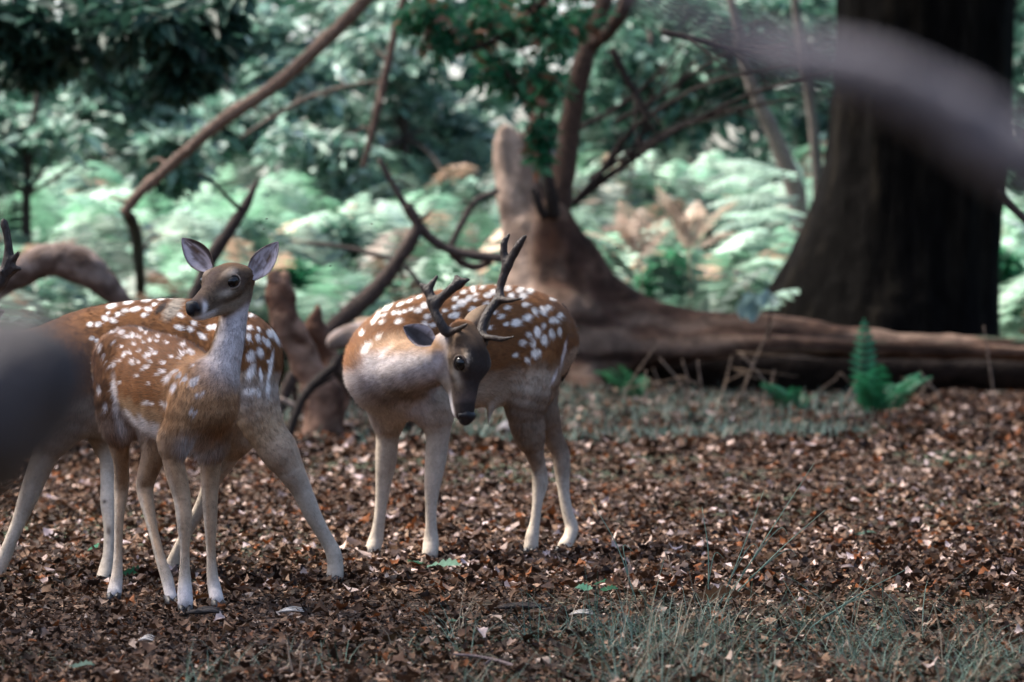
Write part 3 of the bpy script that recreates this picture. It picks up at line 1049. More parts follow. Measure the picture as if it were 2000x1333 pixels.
# sheath tuft below the belly
buck.limb([(972, 770, 14.40, .03), (958, 800, 14.38, .011), (954, 826, 14.37, .004)], 'torso', k=.03)
buck.H = Head(P(915, 712, 13.82), (0.08, -0.22, -0.97), (0.80, -0.60, 0.1), 1.20)
buck.H.sculpt(buck.B, 1.25)
buck.finish(0.0048, buck_paint, 130000, 2)
buck.head_parts(buck.H, [(P(846, 668, 13.80), P(789, 636, 13.80), (0.1, -0.9, 0.45), 0.080),
                         (P(916, 656, 13.93), P(953, 597, 13.96), (0.4, 0.9, 0.2), 0.085)], dark=True)
# white-edged black tail hanging along the rump
tl = MB()
tl.tube([P(1094, 596, 14.66), P(1108, 620, 14.66), P(1113, 660, 14.66), P(1108, 715, 14.66), P(1097, 745, 14.66)], [.012, .015, .014, .012, .004], 10, 4, C=(0.03, 0.022, 0.02))
obj('tail', tl.mesh('tail'), M_BODY, buck.root)


def AP(rows, scale=1.0):
    return [(P(x, y, Y), r) for x, y, Y, r in rows]


obj('antler', antler_mesh([
    AP([(897, 676, 13.84, .019), (892, 660, 13.84, .017), (882, 652, 13.83, .0165), (869, 646, 13.82, .017), (858, 628, 13.82, .0155), (849, 608, 13.83, .0155), (847, 592, 13.84, .020)]),
    AP([(878, 650, 13.83, .013), (895, 644, 13.78, .0095), (913, 633, 13.72, .004)]),
    AP([(847, 594, 13.84, .018), (838, 573, 13.85, .0145), (828, 562, 13.86, .012), (821, 556, 13.86, .005)]),
    AP([(836, 570, 13.85, .012), (845, 553, 13.85, .010), (853, 541, 13.85, .006)]),
    AP([(850, 594, 13.84, .018), (868, 577, 13.83, .0155), (884, 563, 13.82, .016), (896, 553, 13.82, .016)]),
    AP([(895, 556, 13.82, .012), (891, 541, 13.82, .007)]),
    AP([(896, 553, 13.82, .013), (908, 549, 13.81, .009), (917, 546, 13.81, .004)]),
    AP([(897, 668, 13.84, .024), (894, 663, 13.84, .023)])], seed=3), M_ANTLER, buck.root)
obj('antler', antler_mesh([
    AP([(935, 676, 13.88, .020), (940, 662, 13.89, .019), (940, 645, 13.90, .0165), (947, 622, 13.92, .0155), (962, 599, 13.94, .015), (975, 583, 13.95, .016), (976, 567, 13.96, .0135), (981, 548, 13.96, .0145),
        (991, 520, 13.96, .0150), (1005, 494, 13.95, .014), (1016, 476, 13.94, .0125), (1026, 462, 13.93, .006)]),
    AP([(942, 660, 13.88, .0135), (958, 660, 13.82, .0105), (980, 663, 13.77, .0085), (1004, 658, 13.73, .003)]),
    AP([(974, 585, 13.95, .013), (996, 587, 13.91, .0085), (1021, 583, 13.87, .003)]),
    AP([(990, 522, 13.96, .013), (984, 500, 13.97, .0135), (985, 476, 13.97, .0115), (994, 459, 13.97, .006)]),
    AP([(938, 668, 13.88, .024), (940, 662, 13.885, .022)])], seed=4), M_ANTLER, buck.root)


# ---- the second buck, mostly hidden behind the doe ----------------------------
def back_paint(D, V, N, tags, bi, bt, px, py):
    h, s, lat = torso_coords(D, V)
    nz = fbm(V * 22, 3) - 0.5
    n = len(V)
    C = np.tile(CHEST * 0.80, (n, 1)) * (0.9 + 0.4 * nz)[:, None]
    neck, leg, thigh = tags['neck'], tags['leg'], tags['thigh']
    tor = np.clip(tags['torso'] + thigh + tags['shoulder'], 0, 1)
    on = tor > .4
    ln = np.full(n, 0.018)
    hb = h + .25 * nz
    C = mixc(C, CHEST_D, tor * smooth(.86, .98, h) * 0.8)
    C = mixc(C, np.array((0.30, 0.22, 0.16)), tor * smooth(-.25, -.5, hb))
    C = mixc(C, np.array((0.40, 0.34, 0.30)), tor * smooth(-.6, -.9, hb) * .7)
    C = mixc(C, np.array((0.46, 0.32, 0.20)), thigh * smooth(760, 840, py + 60 * nz))
    spots = z1([(390, 560, 15, 2.2, -15), (500, 535, 15, 2.2, -12), (620, 520, 15, 2.2, -10), (715, 510, 13, 2, -8), (785, 500, 13, 2, -5), (870, 495, 12, 2, -5), (350, 640, 17, 1.5, 30), (400, 655, 17, 1.5, 20),
                (430, 615, 15), (545, 580, 16, 2.2, -10), (480, 590, 14, 1.8, -5), (600, 620, 14), (630, 580, 15, 1.6, 20), (250, 680, 17), (305, 680, 17), (670, 550, 12), (370, 605, 10), (265, 770, 14), (295, 785, 12),
                (1290, 700, 15), (1285, 760, 16, 1.6, 80), (1345, 765, 15, 1.6, 80), (1350, 710, 10, 1.8, 70), (1385, 780, 10, 2, 70), (1410, 800, 17, 1.6, 70), (1425, 740, 20, 1.4, 60), (1360, 860, 22, 1.4, 70),
                (1300, 885, 25, 1.5, -70), (1415, 920, 10), (1460, 740, 20, 3.2, 72), (1425, 970, 12, 9, 100), (1410, 1110, 16, 3, 95), (1365, 1010, 12, 4, 85), (1300, 990, 22, 2.4, -65), (1290, 1120, 24, 1.5, 0), (1350, 1130, 14, 2, 80),
                (980, 755, 17, 2, 40), (900, 710, 16, 1.5, 30), (925, 670, 14, 1.6, 30), (840, 620, 16, 1.4, 30), (1030, 700, 16), (1060, 695, 17), (830, 700, 16, 1.8, 20), (1300, 620, 14), (1370, 620, 12, 2.2, 40)])
    C = spot_paint(C, V, N, spots, px, py, on, col=np.array((0.80, 0.74, 0.70)), soft=.4)
    C = spot_paint(C, V, N, [(338, 602, 13, 2.2, -52)], px, py, on, col=np.array((0.30, 0.25, 0.20)), soft=.4)
    C = spot_paint(C, V, N, [(314, 602, 6, 2.6, -45)], px, py, on, col=DARK, soft=.4)
    C = random_spots(C, V, N, on & (h > -.3) & (h < .9), 9, 70, 0.016)
    nk = mixc(np.tile(np.array((0.24, 0.16, 0.11)), (n, 1)), LILAC * 0.8, smooth(.1, -.5, N[:, 2]))
    C = C * (1 - neck[:, None]) + nk * neck[:, None]
    legc = np.tile(CREAM * 1.15, (n, 1)) * (0.88 + 0.4 * nz)[:, None]
    legc = mixc(legc, np.array((0.46, 0.33, 0.225)), smooth(980, 850, py + 70 * nz) * 0.8)
    C = C * (1 - leg[:, None]) + legc * leg[:, None]
    C = mixc(C, DARK * 2, np.where((leg > .5) & (px < 240), np.exp(-((px - 204) / 4) ** 2 - ((py - 980) / 4) ** 2) + np.exp(-((px - 212) / 5) ** 2 - ((py - 1037) / 9) ** 2), 0))
    ln = ln * (1 - leg) + 0.007 * leg
    ln = ln * (1 - neck) + 0.020 * neck
    C, near = face_paint(C, D.H, V, N, tags['head'], dark=True)
    ln = np.where(near, 0.006, ln)
    ec = [np.linalg.norm(V - D.H(0.004, q * 0.046, 0.012), axis=1) for q in (-1, 1)]
    ln = np.where(np.minimum(*ec) < 0.028, 0.001, ln)
    return C, ln


back = Deer('fallow_buck', 'white spotted buck straddling its hind legs behind the doe', P(330, 1130, 13.15), (-0.98, 0.18), 'fallow deer in the clearing')
back.torso([(492, 704, 13.08, .090), (446, 706, 13.10, .165), (375, 714, 13.14, .205), (290, 720, 13.18, .213), (200, 726, 13.22, .204), (130, 738, 13.25, .175), (92, 748, 13.27, .12)], 0.68)
back.limb([(108, 735, 13.26, .12), (60, 715, 13.26, .10), (0, 698, 13.26, .08), (-48, 680, 13.26, .066)], 'neck', k=.06, flow=-1)
back.limb([(472, 690, 13.02, .105), (490, 765, 13.00, .085), (512, 828, 13.00, .066), (546, 885, 13.00, .048)], 'thigh', k=.05)
back.limb([(465, 700, 13.22, .11), (468, 780, 13.28, .08), (462, 850, 13.32, .060)], 'thigh', k=.05)
back.limb([(150, 720, 13.16, .10), (140, 790, 13.14, .09), (112, 845, 13.16, .062)], 'shoulder', k=.06)
back.limb([(185, 740, 13.34, .09), (205, 810, 13.34, .08), (214, 860, 13.30, .055)], 'shoulder', k=.06)
LF = np.array((-1, -0.1, 0))
back.leg([(545, 880, 13.00, .054), (568, 920, 13.01, .043), (589, 957, 13.03, .0325), (608, 1000, 13.04, .0275), (624, 1030, 13.05, .0235), (641, 1060, 13.06, .0225), (651, 1080, 13.06, .0245), (655, 1105, 13.06, .0255), (654, 1125, 13.05, .0265)], dirv=np.array((-.3, -1, 0)), hs=1.05)
back.leg([(462, 845, 13.32, .058), (444, 890, 13.36, .038), (415, 940, 13.42, .027), (398, 985, 13.45, .026), (376, 1020, 13.47, .019), (355, 1060, 13.49, .018), (342, 1090, 13.5, .0215), (334, 1108, 13.5, .022)], dirv=LF)
back.leg([(110, 840, 13.16, .058), (92, 880, 13.17, .044), (74, 922, 13.18, .037), (55, 972, 13.19, .031), (40, 1012, 13.20, .024), (24, 1050, 13.2, .0205), (10, 1085, 13.2, .0225), (-2, 1110, 13.2, .024), (-8, 1124, 13.2, .025)], dirv=LF)
back.leg([(214, 855, 13.30, .050), (213, 900, 13.24, .030), (212, 950, 13.16, .0255), (212, 985, 13.10, .0255), (214, 1030, 13.04, .0190), (212, 1080, 13.0, .0175), (207, 1110, 12.98, .0215), (201, 1132, 12.95, .022)], dirv=np.array((-.6, -1, 0)))
back.H = Head(P(-86, 678, 13.24), (-0.80, -0.25, -0.55), (0, 0, 1), 1.1)
back.H.sculpt(back.B)
back.finish(0.005, back_paint, 90000, 7)
hb_ = back.H
back.head_parts(hb_, [(hb_(-0.06, 0.045, 0.03), hb_(-0.14, 0.15, 0.03), (-0.4, -0.8, 0.2), 0.066),
                      (hb_(-0.06, -0.045, 0.03), hb_(-0.14, -0.15, 0.03), (-0.4, 0.8, 0.2), 0.066)], dark=True)
for sd, dY in ((1, -0.02), (-1, 0.2)):
    b0 = hb_(-0.035, sd * 0.03, 0.05)
    off = np.array((0, dY, 0)) if sd > 0 else np.array((-0.02, dY, 0.0))
    top = [(P(2, 555, 13.15) + off, .0145), (P(14, 520, 13.15) + off, .016), (P(17, 490, 13.15) + off, .012), (P(14, 462, 13.15) + off, .0095), (P(9, 440, 13.15) + off, .0105), (P(8, 430, 13.15) + off, .007)]
    obj('antler', antler_mesh([
        [(b0, .02), (P(-40, 615, 13.2) + off, .017), (P(-22, 585, 13.18) + off, .015)] + top,
        [(P(16, 522, 13.15) + off, .011), (P(28, 505, 13.14) + off, .008), (P(38, 491, 13.13) + off, .003)],
        [(P(20, 532, 13.15) + off, .010), (P(32, 524, 13.14) + off, .009), (P(37, 526, 13.13) + off, .005)],
        [(P(3, 552, 13.15) + off, .011), (P(6, 535, 13.14) + off, .008), (P(4, 530, 13.13) + off, .004)],
        [(P(-40, 615, 13.2) + off, .013), (P(-60, 600, 13.05) + off, .008), (P(-66, 580, 13.0) + off, .003)]], seed=6 + sd), M_ANTLER, back.root)

# ------------------------------------------------------------------ ground
def gh(x, y):
    """ground height: level glade, a low bank rising behind the fallen trunk"""
    x, y = np.asarray(x, float), np.asarray(y, float)
    p = np.stack((x * 0.35, y * 0.22, np.zeros_like(x)), -1)
    near = smooth(4, 9, y) * smooth(16, 20, y)
    und = (vnoise(p, 40) - 0.5) * (0.02 + 0.14 * near)
    return und - 0.01 + 2.3 * smooth(43, 74, y) + 0.05 * smooth(17, 30, y) * (vnoise(p * 2.3, 41) - 0.5)


def build_ground():
    ys = np.concatenate((np.linspace(-6, 8, 15), np.linspace(8.3, 45, 150), np.linspace(46, 160, 60)))
    xs = np.concatenate((np.linspace(-90, -9, 20), np.linspace(-8.5, 8.5, 110), np.linspace(9, 90, 20)))
    X, Y = np.meshgrid(xs, ys, indexing='ij')
    Z = gh(X, Y)
    V = np.stack((X, Y, Z), -1).reshape(-1, 3)
    ny = len(ys)
    i = np.arange(len(xs) - 1)[:, None] * ny + np.arange(ny - 1)[None]
    Q = np.stack((i, i + ny, i + ny + 1, i + 1), -1).reshape(-1, 4)
    n = fbm(V * np.array((1.3, 0.9, 1)), 42)
    C = mixc(np.tile(np.array((0.050, 0.033, 0.025)), (len(V), 1)), np.array((0.028, 0.034, 0.022)), smooth(.5, .7, n))
    C = mixc(C, np.array((0.020, 0.030, 0.018)), smooth(40, 46, V[:, 1]))
    return obj('ground', mesh_from('ground', V, Q, C), M_SOIL, kind='structure')


ground = build_ground()

PAL = [((0.018, 0.011, 0.009), .32), ((0.045, 0.024, 0.016), .32), ((0.085, 0.048, 0.030), .14), ((0.20, 0.135, 0.10), .08), ((0.37, 0.30, 0.28), .09), ((0.13, 0.045, 0.015), .07)]


def leaf_template(st, lobes):
    """stations along the midrib -> local (u, v) grid: left, middle, right"""
    u = np.linspace(0, 1, st)
    w = np.sin(np.pi * np.clip(u, 0.02, .985) ** 0.85) ** 0.7
    if lobes:
        w = w * (1 + 0.28 * np.cos(np.arange(st) * math.pi))
    g = np.array([(a, s * b) for a, b in zip(u, w) for s in (-1, 0, 1)])
    T = []
    for k in range(st - 1):
        a = 3 * k
        T += [(a, a + 3, a + 4), (a, a + 4, a + 1), (a + 1, a + 4, a + 5), (a + 1, a + 5, a + 2)]
    return g, np.array(T)


def leaves(mb, pos, size, rng, st=4, lobes=False, tilt=0.4, aspect=0.55, palette=PAL, curl=0.5, tint=0.25):
    n = len(pos)
    g, T = leaf_template(st, lobes)
    L = size[:, None]
    u = g[None, :, 0] - 0.5
    v = g[None, :, 1] * 0.5 * aspect * (0.8 + 0.4 * rng.random((n, 1)))
    cl = (rng.random((n, 1)) - 0.35) * curl * 1.6
    fo = (rng.random((n, 1)) - 0.3) * curl * 2.2
    tw = (rng.random((n, 1)) - 0.5) * curl * 2.5
    z = cl * u * u * 2 + fo * np.abs(v) + tw * u * v * 2 + 0.05 * rng.standard_normal((n, g.shape[0])) * curl
    loc = np.stack((u * L, v * L, z * L), -1)
    yaw = rng.random(n) * 2 * math.pi
    tx, ty = rng.standard_normal((2, n)) * tilt
    cy, sy = np.cos(yaw), np.sin(yaw)
    a = np.stack((cy, sy, tx), 1)
    a = unit(a)
    up = unit(np.stack((-tx * cy - ty * -sy, -tx * sy - ty * cy, np.ones(n)), 1))
    b = unit(np.cross(up, a))
    up = np.cross(a, b)
    W = pos[:, None] + loc[..., 0:1] * a[:, None] + loc[..., 1:2] * b[:, None] + loc[..., 2:3] * up[:, None]
    cols = np.array([c for c, _ in palette])
    pr = np.array([w for _, w in palette])
    c = cols[rng.choice(len(cols), n, p=pr / pr.sum())] * (1 + tint * rng.standard_normal((n, 1))).clip(.4, 1.8) * np.array((1.06, .97, .90))
    cv = np.repeat(c[:, None], g.shape[0], 1) * (1 + 0.15 * (np.abs(g[None, :, 1:2]) - 0.4))
    F = (T[None] + (np.arange(n) * g.shape[0])[:, None, None]).reshape(-1, 3)
    mb.add(W.reshape(-1, 3), F, C=cv.reshape(-1, 3))


def scatter_ground(n, y0, y1, rng, margin=1.35, power=1.0, height=0.02):
    """points on the glade floor, denser towards the lens"""
    t = rng.random(n)
    y = (y0 ** (1 - power) + t * (y1 ** (1 - power) - y0 ** (1 - power))) ** (1 / (1 - power)) if abs(power - 1) > 1e-6 else y0 * (y1 / y0) ** t
    x = (rng.random(n) * 2 - 1) * 0.12 * y * margin
    return np.stack((x, y, gh(x, y) + 0.004 + height * rng.random(n) ** 1.5), 1)


rng = np.random.default_rng(11)
mb = MB()
NEARPAL = [((0.022, 0.014, 0.011), .30), ((0.055, 0.033, 0.022), .32), ((0.11, 0.068, 0.046), .20), ((0.20, 0.138, 0.098), .11), ((0.33, 0.27, 0.23), .04), ((0.13, 0.05, 0.02), .03)]
pos = scatter_ground(46000, 7.6, 14.5, rng, 1.3, 1.6, 0.018)
leaves(mb, pos, 0.009 + 0.020 * rng.random(len(pos)) ** 2, rng, 3, False, 0.38, 0.8, NEARPAL, 0.8)
pos = scatter_ground(11000, 8.0, 19.0, rng, 1.3, 1.0, 0.026)
leaves(mb, pos, 0.018 + 0.034 * rng.random(len(pos)) ** 2, rng, 5, True, 0.26, 0.62, NEARPAL, 0.9)
pos = scatter_ground(30000, 12.5, 24, rng, 1.3, 1.0, 0.026)
leaves(mb, pos, 0.020 + 0.038 * rng.random(len(pos)) ** 1.5, rng, 4, True, 0.28, 0.60, PAL, 0.8)
pos = scatter_ground(1700, 13.0, 36, rng, 1.3, 0.5, 0.034)
leaves(mb, pos, 0.025 + 0.040 * rng.random(len(pos)), rng, 4, True, 0.28, 0.6, [((0.36, 0.31, 0.33), .6), ((0.26, 0.21, 0.20), .4)], 0.8)  # pale undersides and wet sheen both put into these lilac leaf colours
pos = scatter_ground(18000, 22.0, 41, rng, 1.3, 0.9, 0.05)
leaves(mb, pos, 0.04 + 0.055 * rng.random(len(pos)), rng, 4, True, 0.30, 0.6, PAL, 0.8)
n = 16000
y = 3 + 39 * rng.random(n) ** .8
x = np.where(rng.random(n) < .5, -1, 1) * y * (0.14 + 0.45 * rng.random(n) ** 1.4)
x = np.where(y < 8, (rng.random(n) * 2 - 1) * 4, x)
leaves(mb, np.stack((x, y, gh(x, y) + .01 + .02 * rng.random(n)), 1), 0.04 + 0.06 * rng.random(n), rng, 3, False, 0.3, 0.7, PAL, 0.7)
obj('leaf_litter', mb.mesh('leaf litter', False), M_LEAF, label='carpet of brown and pale dead leaves on the glade floor', cat='leaves', kind='stuff')

# the largest leaves lying on top, each one its own piece
rng = np.random.default_rng(12)
variants = []
BIGPAL = [(0.15, 0.095, 0.065), (0.24, 0.18, 0.145), (0.07, 0.04, 0.026), (0.38, 0.32, 0.31), (0.17, 0.06, 0.02), (0.05, 0.03, 0.023), (0.18, 0.115, 0.075), (0.10, 0.06, 0.042)]
for k in range(16):
    m_ = MB()
    leaves(m_, np.zeros((1, 3)), np.array([1.0]), rng, 7, True, 0.0, 0.6, [(BIGPAL[k % 8], 1)], 0.7, 0.1)
    me = m_.mesh('leaf piece')
    me.materials.append(M_LEAF)
    variants.append(me)
pos = np.concatenate((scatter_ground(130, 9.0, 16.0, rng, 1.0, 1.5, 0.01), scatter_ground(160, 16.0, 36, rng, 1.0, 1.1, 0.01)))
for p in pos:
    o = bpy.data.objects.new('leaf', variants[rng.integers(16)])
    COL.objects.link(o)
    sz = (0.04 + 0.03 * rng.random()) * (0.7 if p[1] < 13 else 0.85 if p[1] < 20 else 1.25)
    o.scale = (sz, sz, sz)
    o.location = (p[0], p[1], p[2] + 0.028)
    o.rotation_euler = (rng.normal() * 0.35, rng.normal() * 0.35, rng.random() * 6.28)
    o.parent = ground


# ------------------------------------------------------------------ dead wood and trunks
def wood_body(name, B, h, paint, mat, parent=None, amp=0.03, freq=(3, 3, 1.0), seed=50, **kw):
    fr = np.array(freq)
    up = kw.pop('upright', None)

    def disp(X):
        g = fbm(X * fr, seed, 3)
        if up:
            w = smooth(up[0], up[1], X[:, 2])
            g = g * (1 - w) + w * fbm(X * np.array((6.5, 5, .8)), seed + 2, 3)
        return ((g - 0.5) * 2 * amp + (fbm(X * 9, seed + 5, 2) - 0.5) * amp * 0.6)
    V, Q = B.mesh_arrays(h, disp=disp, relax=1)
    N = vert_normals(V, Q)
    px, py = project(V)
    return obj(name, mesh_from(name, V, Q, np.clip(paint(V, N, px, py), 0.003, 0.9)), mat, parent, **kw)


YS = 38.0
snag = root('fallen_tree', tuple(P(1200, 770, YS) * (1, 1, 0)), 'fallen grey-brown trunk sweeping up into a broken pale stump with upright limbs', 'fallen tree')
S = YS / FPX


def W(rows, Y=YS):
    """rows (px, py, radius in px, depth offset)"""
    return [list(P(r[0], r[1], Y + (r[3] if len(r) > 3 else 0))) + [r[2] * (Y / FPX)] for r in rows]


B = Body()
B.limb(W([(997, 285, 30, .15), (1003, 340, 38, .15), (1013, 420, 42, .1), (1035, 500, 52, .1), (1065, 600, 80, .1), (1090, 700, 92, .1), (1095, 790, 105, .1)]), k=.12, sub=4)
B.limb(W([(985, 258, 14, .1), (990, 320, 24, .1), (1000, 400, 28, 0)]), k=.06, sub=3)
B.limb(W([(1022, 300, 12, .15), (1032, 360, 22, .1), (1050, 440, 30, 0)]), k=.06, sub=3)
B.limb(W([(1085, 420, 34), (1102, 480, 46), (1150, 560, 58), (1220, 622, 56), (1330, 645, 46), (1480, 652, 37), (1640, 665, 32), (1800, 676, 26), (1950, 682, 22), (2150, 688, 22)]), k=.15, sub=4)
B.limb(W([(1090, 640, 90, -.2), (1160, 680, 72, -.2), (1240, 680, 48, -.15), (1400, 676, 28, -.25), (1600, 680, 17, -.3), (1800, 684, 13, -.3), (2150, 690, 12, -.25)]), k=.10, sub=4)
B.limb(W([(1080, 690, 70, -.3), (1120, 740, 52, -.5), (1150, 780, 42, -.7)]), k=.1, sub=3)
B.limb(W([(975, 660, 40, 0), (930, 740, 40, -.1), (900, 800, 30, -.2)]), k=.1, sub=3)
B.limb(W([(1030, 440, 24, -.1), (1070, 520, 26, -.15), (1110, 600, 28, -.2)]), k=.08, sub=3)


def snag_paint(V, N, px, py):
    n = fbm(V * np.array((1.3, 2, 9)), 61)
    wv = smooth(.75, 1.25, V[:, 2])
    n = n * (1 - wv) + wv * fbm(V * np.array((9, 4, 1.2)), 62)
    C = np.tile(np.array((0.082, 0.054, 0.042)), (len(V), 1))
    C = mixc(C, np.array((0.15, 0.115, 0.095)), smooth(.5, .62, n))
    C = mixc(C, np.array((0.030, 0.019, 0.015)), smooth(.48, .38, n) * .9)
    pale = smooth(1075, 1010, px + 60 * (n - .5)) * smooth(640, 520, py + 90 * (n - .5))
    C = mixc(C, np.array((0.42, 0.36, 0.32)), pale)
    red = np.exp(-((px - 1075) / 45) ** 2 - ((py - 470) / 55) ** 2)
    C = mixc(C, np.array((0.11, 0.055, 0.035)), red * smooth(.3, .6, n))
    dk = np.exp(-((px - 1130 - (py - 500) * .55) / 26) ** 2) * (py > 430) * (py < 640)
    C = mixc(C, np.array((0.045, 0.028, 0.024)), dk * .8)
    moss = smooth(.55, .7, fbm(V * 3.1, 66)) * smooth(1650, 1850, px) * smooth(.3, .8, N[:, 2])
    C = C * np.array((1.10, .94, .84))
    return mixc(C, np.array((0.05, 0.085, 0.055)), moss)


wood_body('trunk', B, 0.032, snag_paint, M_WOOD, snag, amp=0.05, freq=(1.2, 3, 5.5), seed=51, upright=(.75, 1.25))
# added log, coloured dark to stand for the deep shade under the ledge
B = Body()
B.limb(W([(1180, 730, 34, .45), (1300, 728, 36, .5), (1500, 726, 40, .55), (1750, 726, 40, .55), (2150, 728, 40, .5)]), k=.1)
wood_body('ledge_shade_log', B, 0.04, lambda V, N, px, py: np.tile((0.022, 0.016, 0.014), (len(V), 1)), M_WOOD, snag, amp=0.05, seed=57)
rng = np.random.default_rng(20)
BRN = np.array((0.075, 0.045, 0.034))
DKB = np.array((0.030, 0.022, 0.019))


def pxtube(mb, rows, Y, C=BRN, sides=9, rough=0.06, sub=4):
    w = W(rows, Y)
    return mb.tube([r[:3] for r in w], [r[3] for r in w], sides, sub, rough, C, rng)


mb = MB()
pxtube(mb, [(1088, 440, 26), (1098, 360, 24), (1108, 290, 22), (1122, 200, 21), (1142, 110, 20), (1163, 50, 19, .1), (1185, -20, 18, .2), (1200, -90, 16, .2)], YS, BRN)
obj('limb', mb.mesh('limb'), M_TWIG, snag)
mb = MB()
pxtube(mb, [(1150, 95, 14), (1190, 60, 14, -.1), (1222, 10, 14, -.2), (1250, -70, 12, -.2)], YS, BRN * .8)
obj('limb', mb.mesh('limb'), M_TWIG, snag)
mb = MB()
pxtube(mb, [(1082, 425, 13, -.2), (1076, 380, 13, -.25), (1066, 330, 11, -.25), (1056, 282, 8, -.25)], YS, DKB)
pxtube(mb, [(1064, 425, 9, -.25), (1052, 400, 9, -.3), (1040, 368, 6, -.3)], YS, DKB)
obj('broken_limb', mb.mesh('broken limb'), M_TWIG, snag)
mb = MB()
pxtube(mb, [(1048, 330, 16, .3), (1052, 260, 17, .5), (1045, 190, 15, .7), (1030, 130, 10, .9)], YS, BRN * 1.3)
obj('limb', mb.mesh('limb'), M_TWIG, snag)


def twig_spray(name, mb_rows, Y, label, cat='branch', C=BRN, group=None, parent=None, side=0, spread=60):
    mb = MB()
    for rows in mb_rows:
        c, r = pxtube(mb, rows, Y, C, 7)
        for _ in range(side):
            k = rng.integers(len(c) // 4, len(c) - 1)
            d = unit(c[min(k + 1, len(c) - 1)] - c[k - 1] + rng.standard_normal(3) * 0.025 * spread / 60)
            d = unit(d + rng.standard_normal(3) * .5)
            ln = (0.2 + 0.5 * rng.random()) * spread * Y / FPX
            pts = [c[k] + d * ln * t + rng.standard_normal(3) * ln * .05 for t in (0, .35, .7, 1)]
            mb.tube(pts, [r[k] * .55, r[k] * .45, r[k] * .3, r[k] * .12], 5, 2, 0, C)
    return obj(name, mb.mesh(name), M_TWIG, parent, label, cat, group)


twig_spray('dead_branch', [[(1215, 520, 3), (1160, 470, 0.1)]], YS, None, None, parent=snag)
# thin dead twigs fanning out to the right of the stump
for i, rows in enumerate([
        [(1120, 400, 8), (1180, 330, 7), (1240, 250, 6), (1330, 190, 5), (1420, 150, 4), (1560, 120, 2)],
        [(1130, 390, 7), (1210, 330, 6), (1310, 262, 6), (1420, 205, 5), (1520, 165, 4), (1640, 128, 2)],
        [(1150, 350, 6), (1230, 300, 6), (1320, 250, 5), (1430, 215, 4), (1560, 190, 2)],
        [(1195, 95, 9), (1222, 150, 8), (1250, 200, 7), (1262, 240, 6), (1230, 310, 4)],
        [(1200, 240, 5), (1270, 200, 5), (1360, 140, 4), (1470, 70, 2)],
        [(1130, 250, 6), (1190, 220, 5), (1260, 170, 4), (1330, 90, 2)],
        [(1290, 60, 7), (1360, 75, 6), (1450, 95, 5), (1540, 98, 3)]]):
    mb = MB()
    c, r = pxtube(mb, [q + (0.15 * (i % 3) - .1,) for q in rows], YS + 0.6, DKB * 1.3, 7)
    for _ in range(7):
        k = rng.integers(3, len(c) - 2)
        d = unit(unit(c[k + 1] - c[k - 1]) + rng.standard_normal(3) * .45)
        ln = 0.25 + 0.5 * rng.random()
        mb.tube([c[k] + d * ln * t + rng.standard_normal(3) * .02 for t in (0, .4, 1)], [r[k] * .5, r[k] * .35, r[k] * .12], 5, 2, 0, DKB * 1.4)
    obj('dead_twig', mb.mesh('dead twig'), M_TWIG, snag)

# the old dark oak
YO = 44.0
oak = root('oak_tree', tuple(P(1760, 745, YO) * (1, 1, 0)), 'huge nearly black oak trunk flaring at its base behind the fallen trunk', 'tree')
B = Body()
B.limb(W([(1815, -420, 170), (1812, -100, 172), (1806, 120, 172), (1795, 300, 172), (1780, 420, 172), (1755, 540, 182), (1735, 660, 205), (1725, 780, 235)], YO), k=.2, sub=4)
B.limb(W([(1700, 420, 80), (1640, 510, 70), (1570, 590, 62), (1500, 680, 56), (1450, 760, 50)], YO), k=.5, sub=3)
B.limb(W([(1860, 480, 70), (1885, 600, 55), (1890, 700, 50), (1900, 790, 48)], YO), k=.3, sub=3)


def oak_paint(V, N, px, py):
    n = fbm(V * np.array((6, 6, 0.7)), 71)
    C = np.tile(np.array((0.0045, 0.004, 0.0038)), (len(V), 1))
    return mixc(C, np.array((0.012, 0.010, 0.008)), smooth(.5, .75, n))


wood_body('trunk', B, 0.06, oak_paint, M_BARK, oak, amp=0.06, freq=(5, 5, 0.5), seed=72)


# ------------------------------------------------------------------ foliage
def leaf_cloud(mb, ctr, rad, n, size, pal, rng, flat=0.6, droop=0.3, shell=0.35, lum=0.25):
    """folded diamond leaves spread through an ellipsoid"""
    d = unit(rng.standard_normal((n, 3)))
    r = (shell + (1 - shell) * rng.random((n, 1))) ** 0.6
    p = np.asarray(ctr) + d * r * np.asarray(rad)
    leaf_at(mb, p, size * (0.6 + 0.8 * rng.random(n)), pal, rng, flat, droop, lum)


def leaf_at(mb, p, L, pal, rng, flat=0.6, droop=0.3, lum=0.25, aspect=0.42):
    n = len(p)
    yaw = rng.random(n) * 2 * math.pi
    a = unit(np.stack((np.cos(yaw), np.sin(yaw), -droop + 0.5 * rng.standard_normal(n)), 1))
    up = unit(np.stack((rng.standard_normal(n) * flat, rng.standard_normal(n) * flat, np.ones(n)), 1))
    b = unit(np.cross(up, a))
    nn = np.cross(a, b)
    w = L * aspect * 0.5
    tip = p + a * L[:, None] - nn * (L * .12)[:, None]
    mid = p + a * (L * .45)[:, None]
    fold = nn * (w * .35)[:, None]
    Vv = np.stack((p, mid + b * w[:, None] + fold, tip, mid - b * w[:, None] + fold), 1).reshape(-1, 3)
    i = np.arange(n)[:, None] * 4
    T = np.concatenate((i + np.array([[0, 1, 2]]), i + np.array([[0, 2, 3]])))
    cols = np.array([c for c, _ in pal])
    pr = np.array([q for _, q in pal])
    c = cols[rng.choice(len(cols), n, p=pr / pr.sum())] * (1 + lum * rng.standard_normal((n, 1))).clip(.4, 1.9)
    mb.add(Vv, T, C=np.repeat(c, 4, 0))


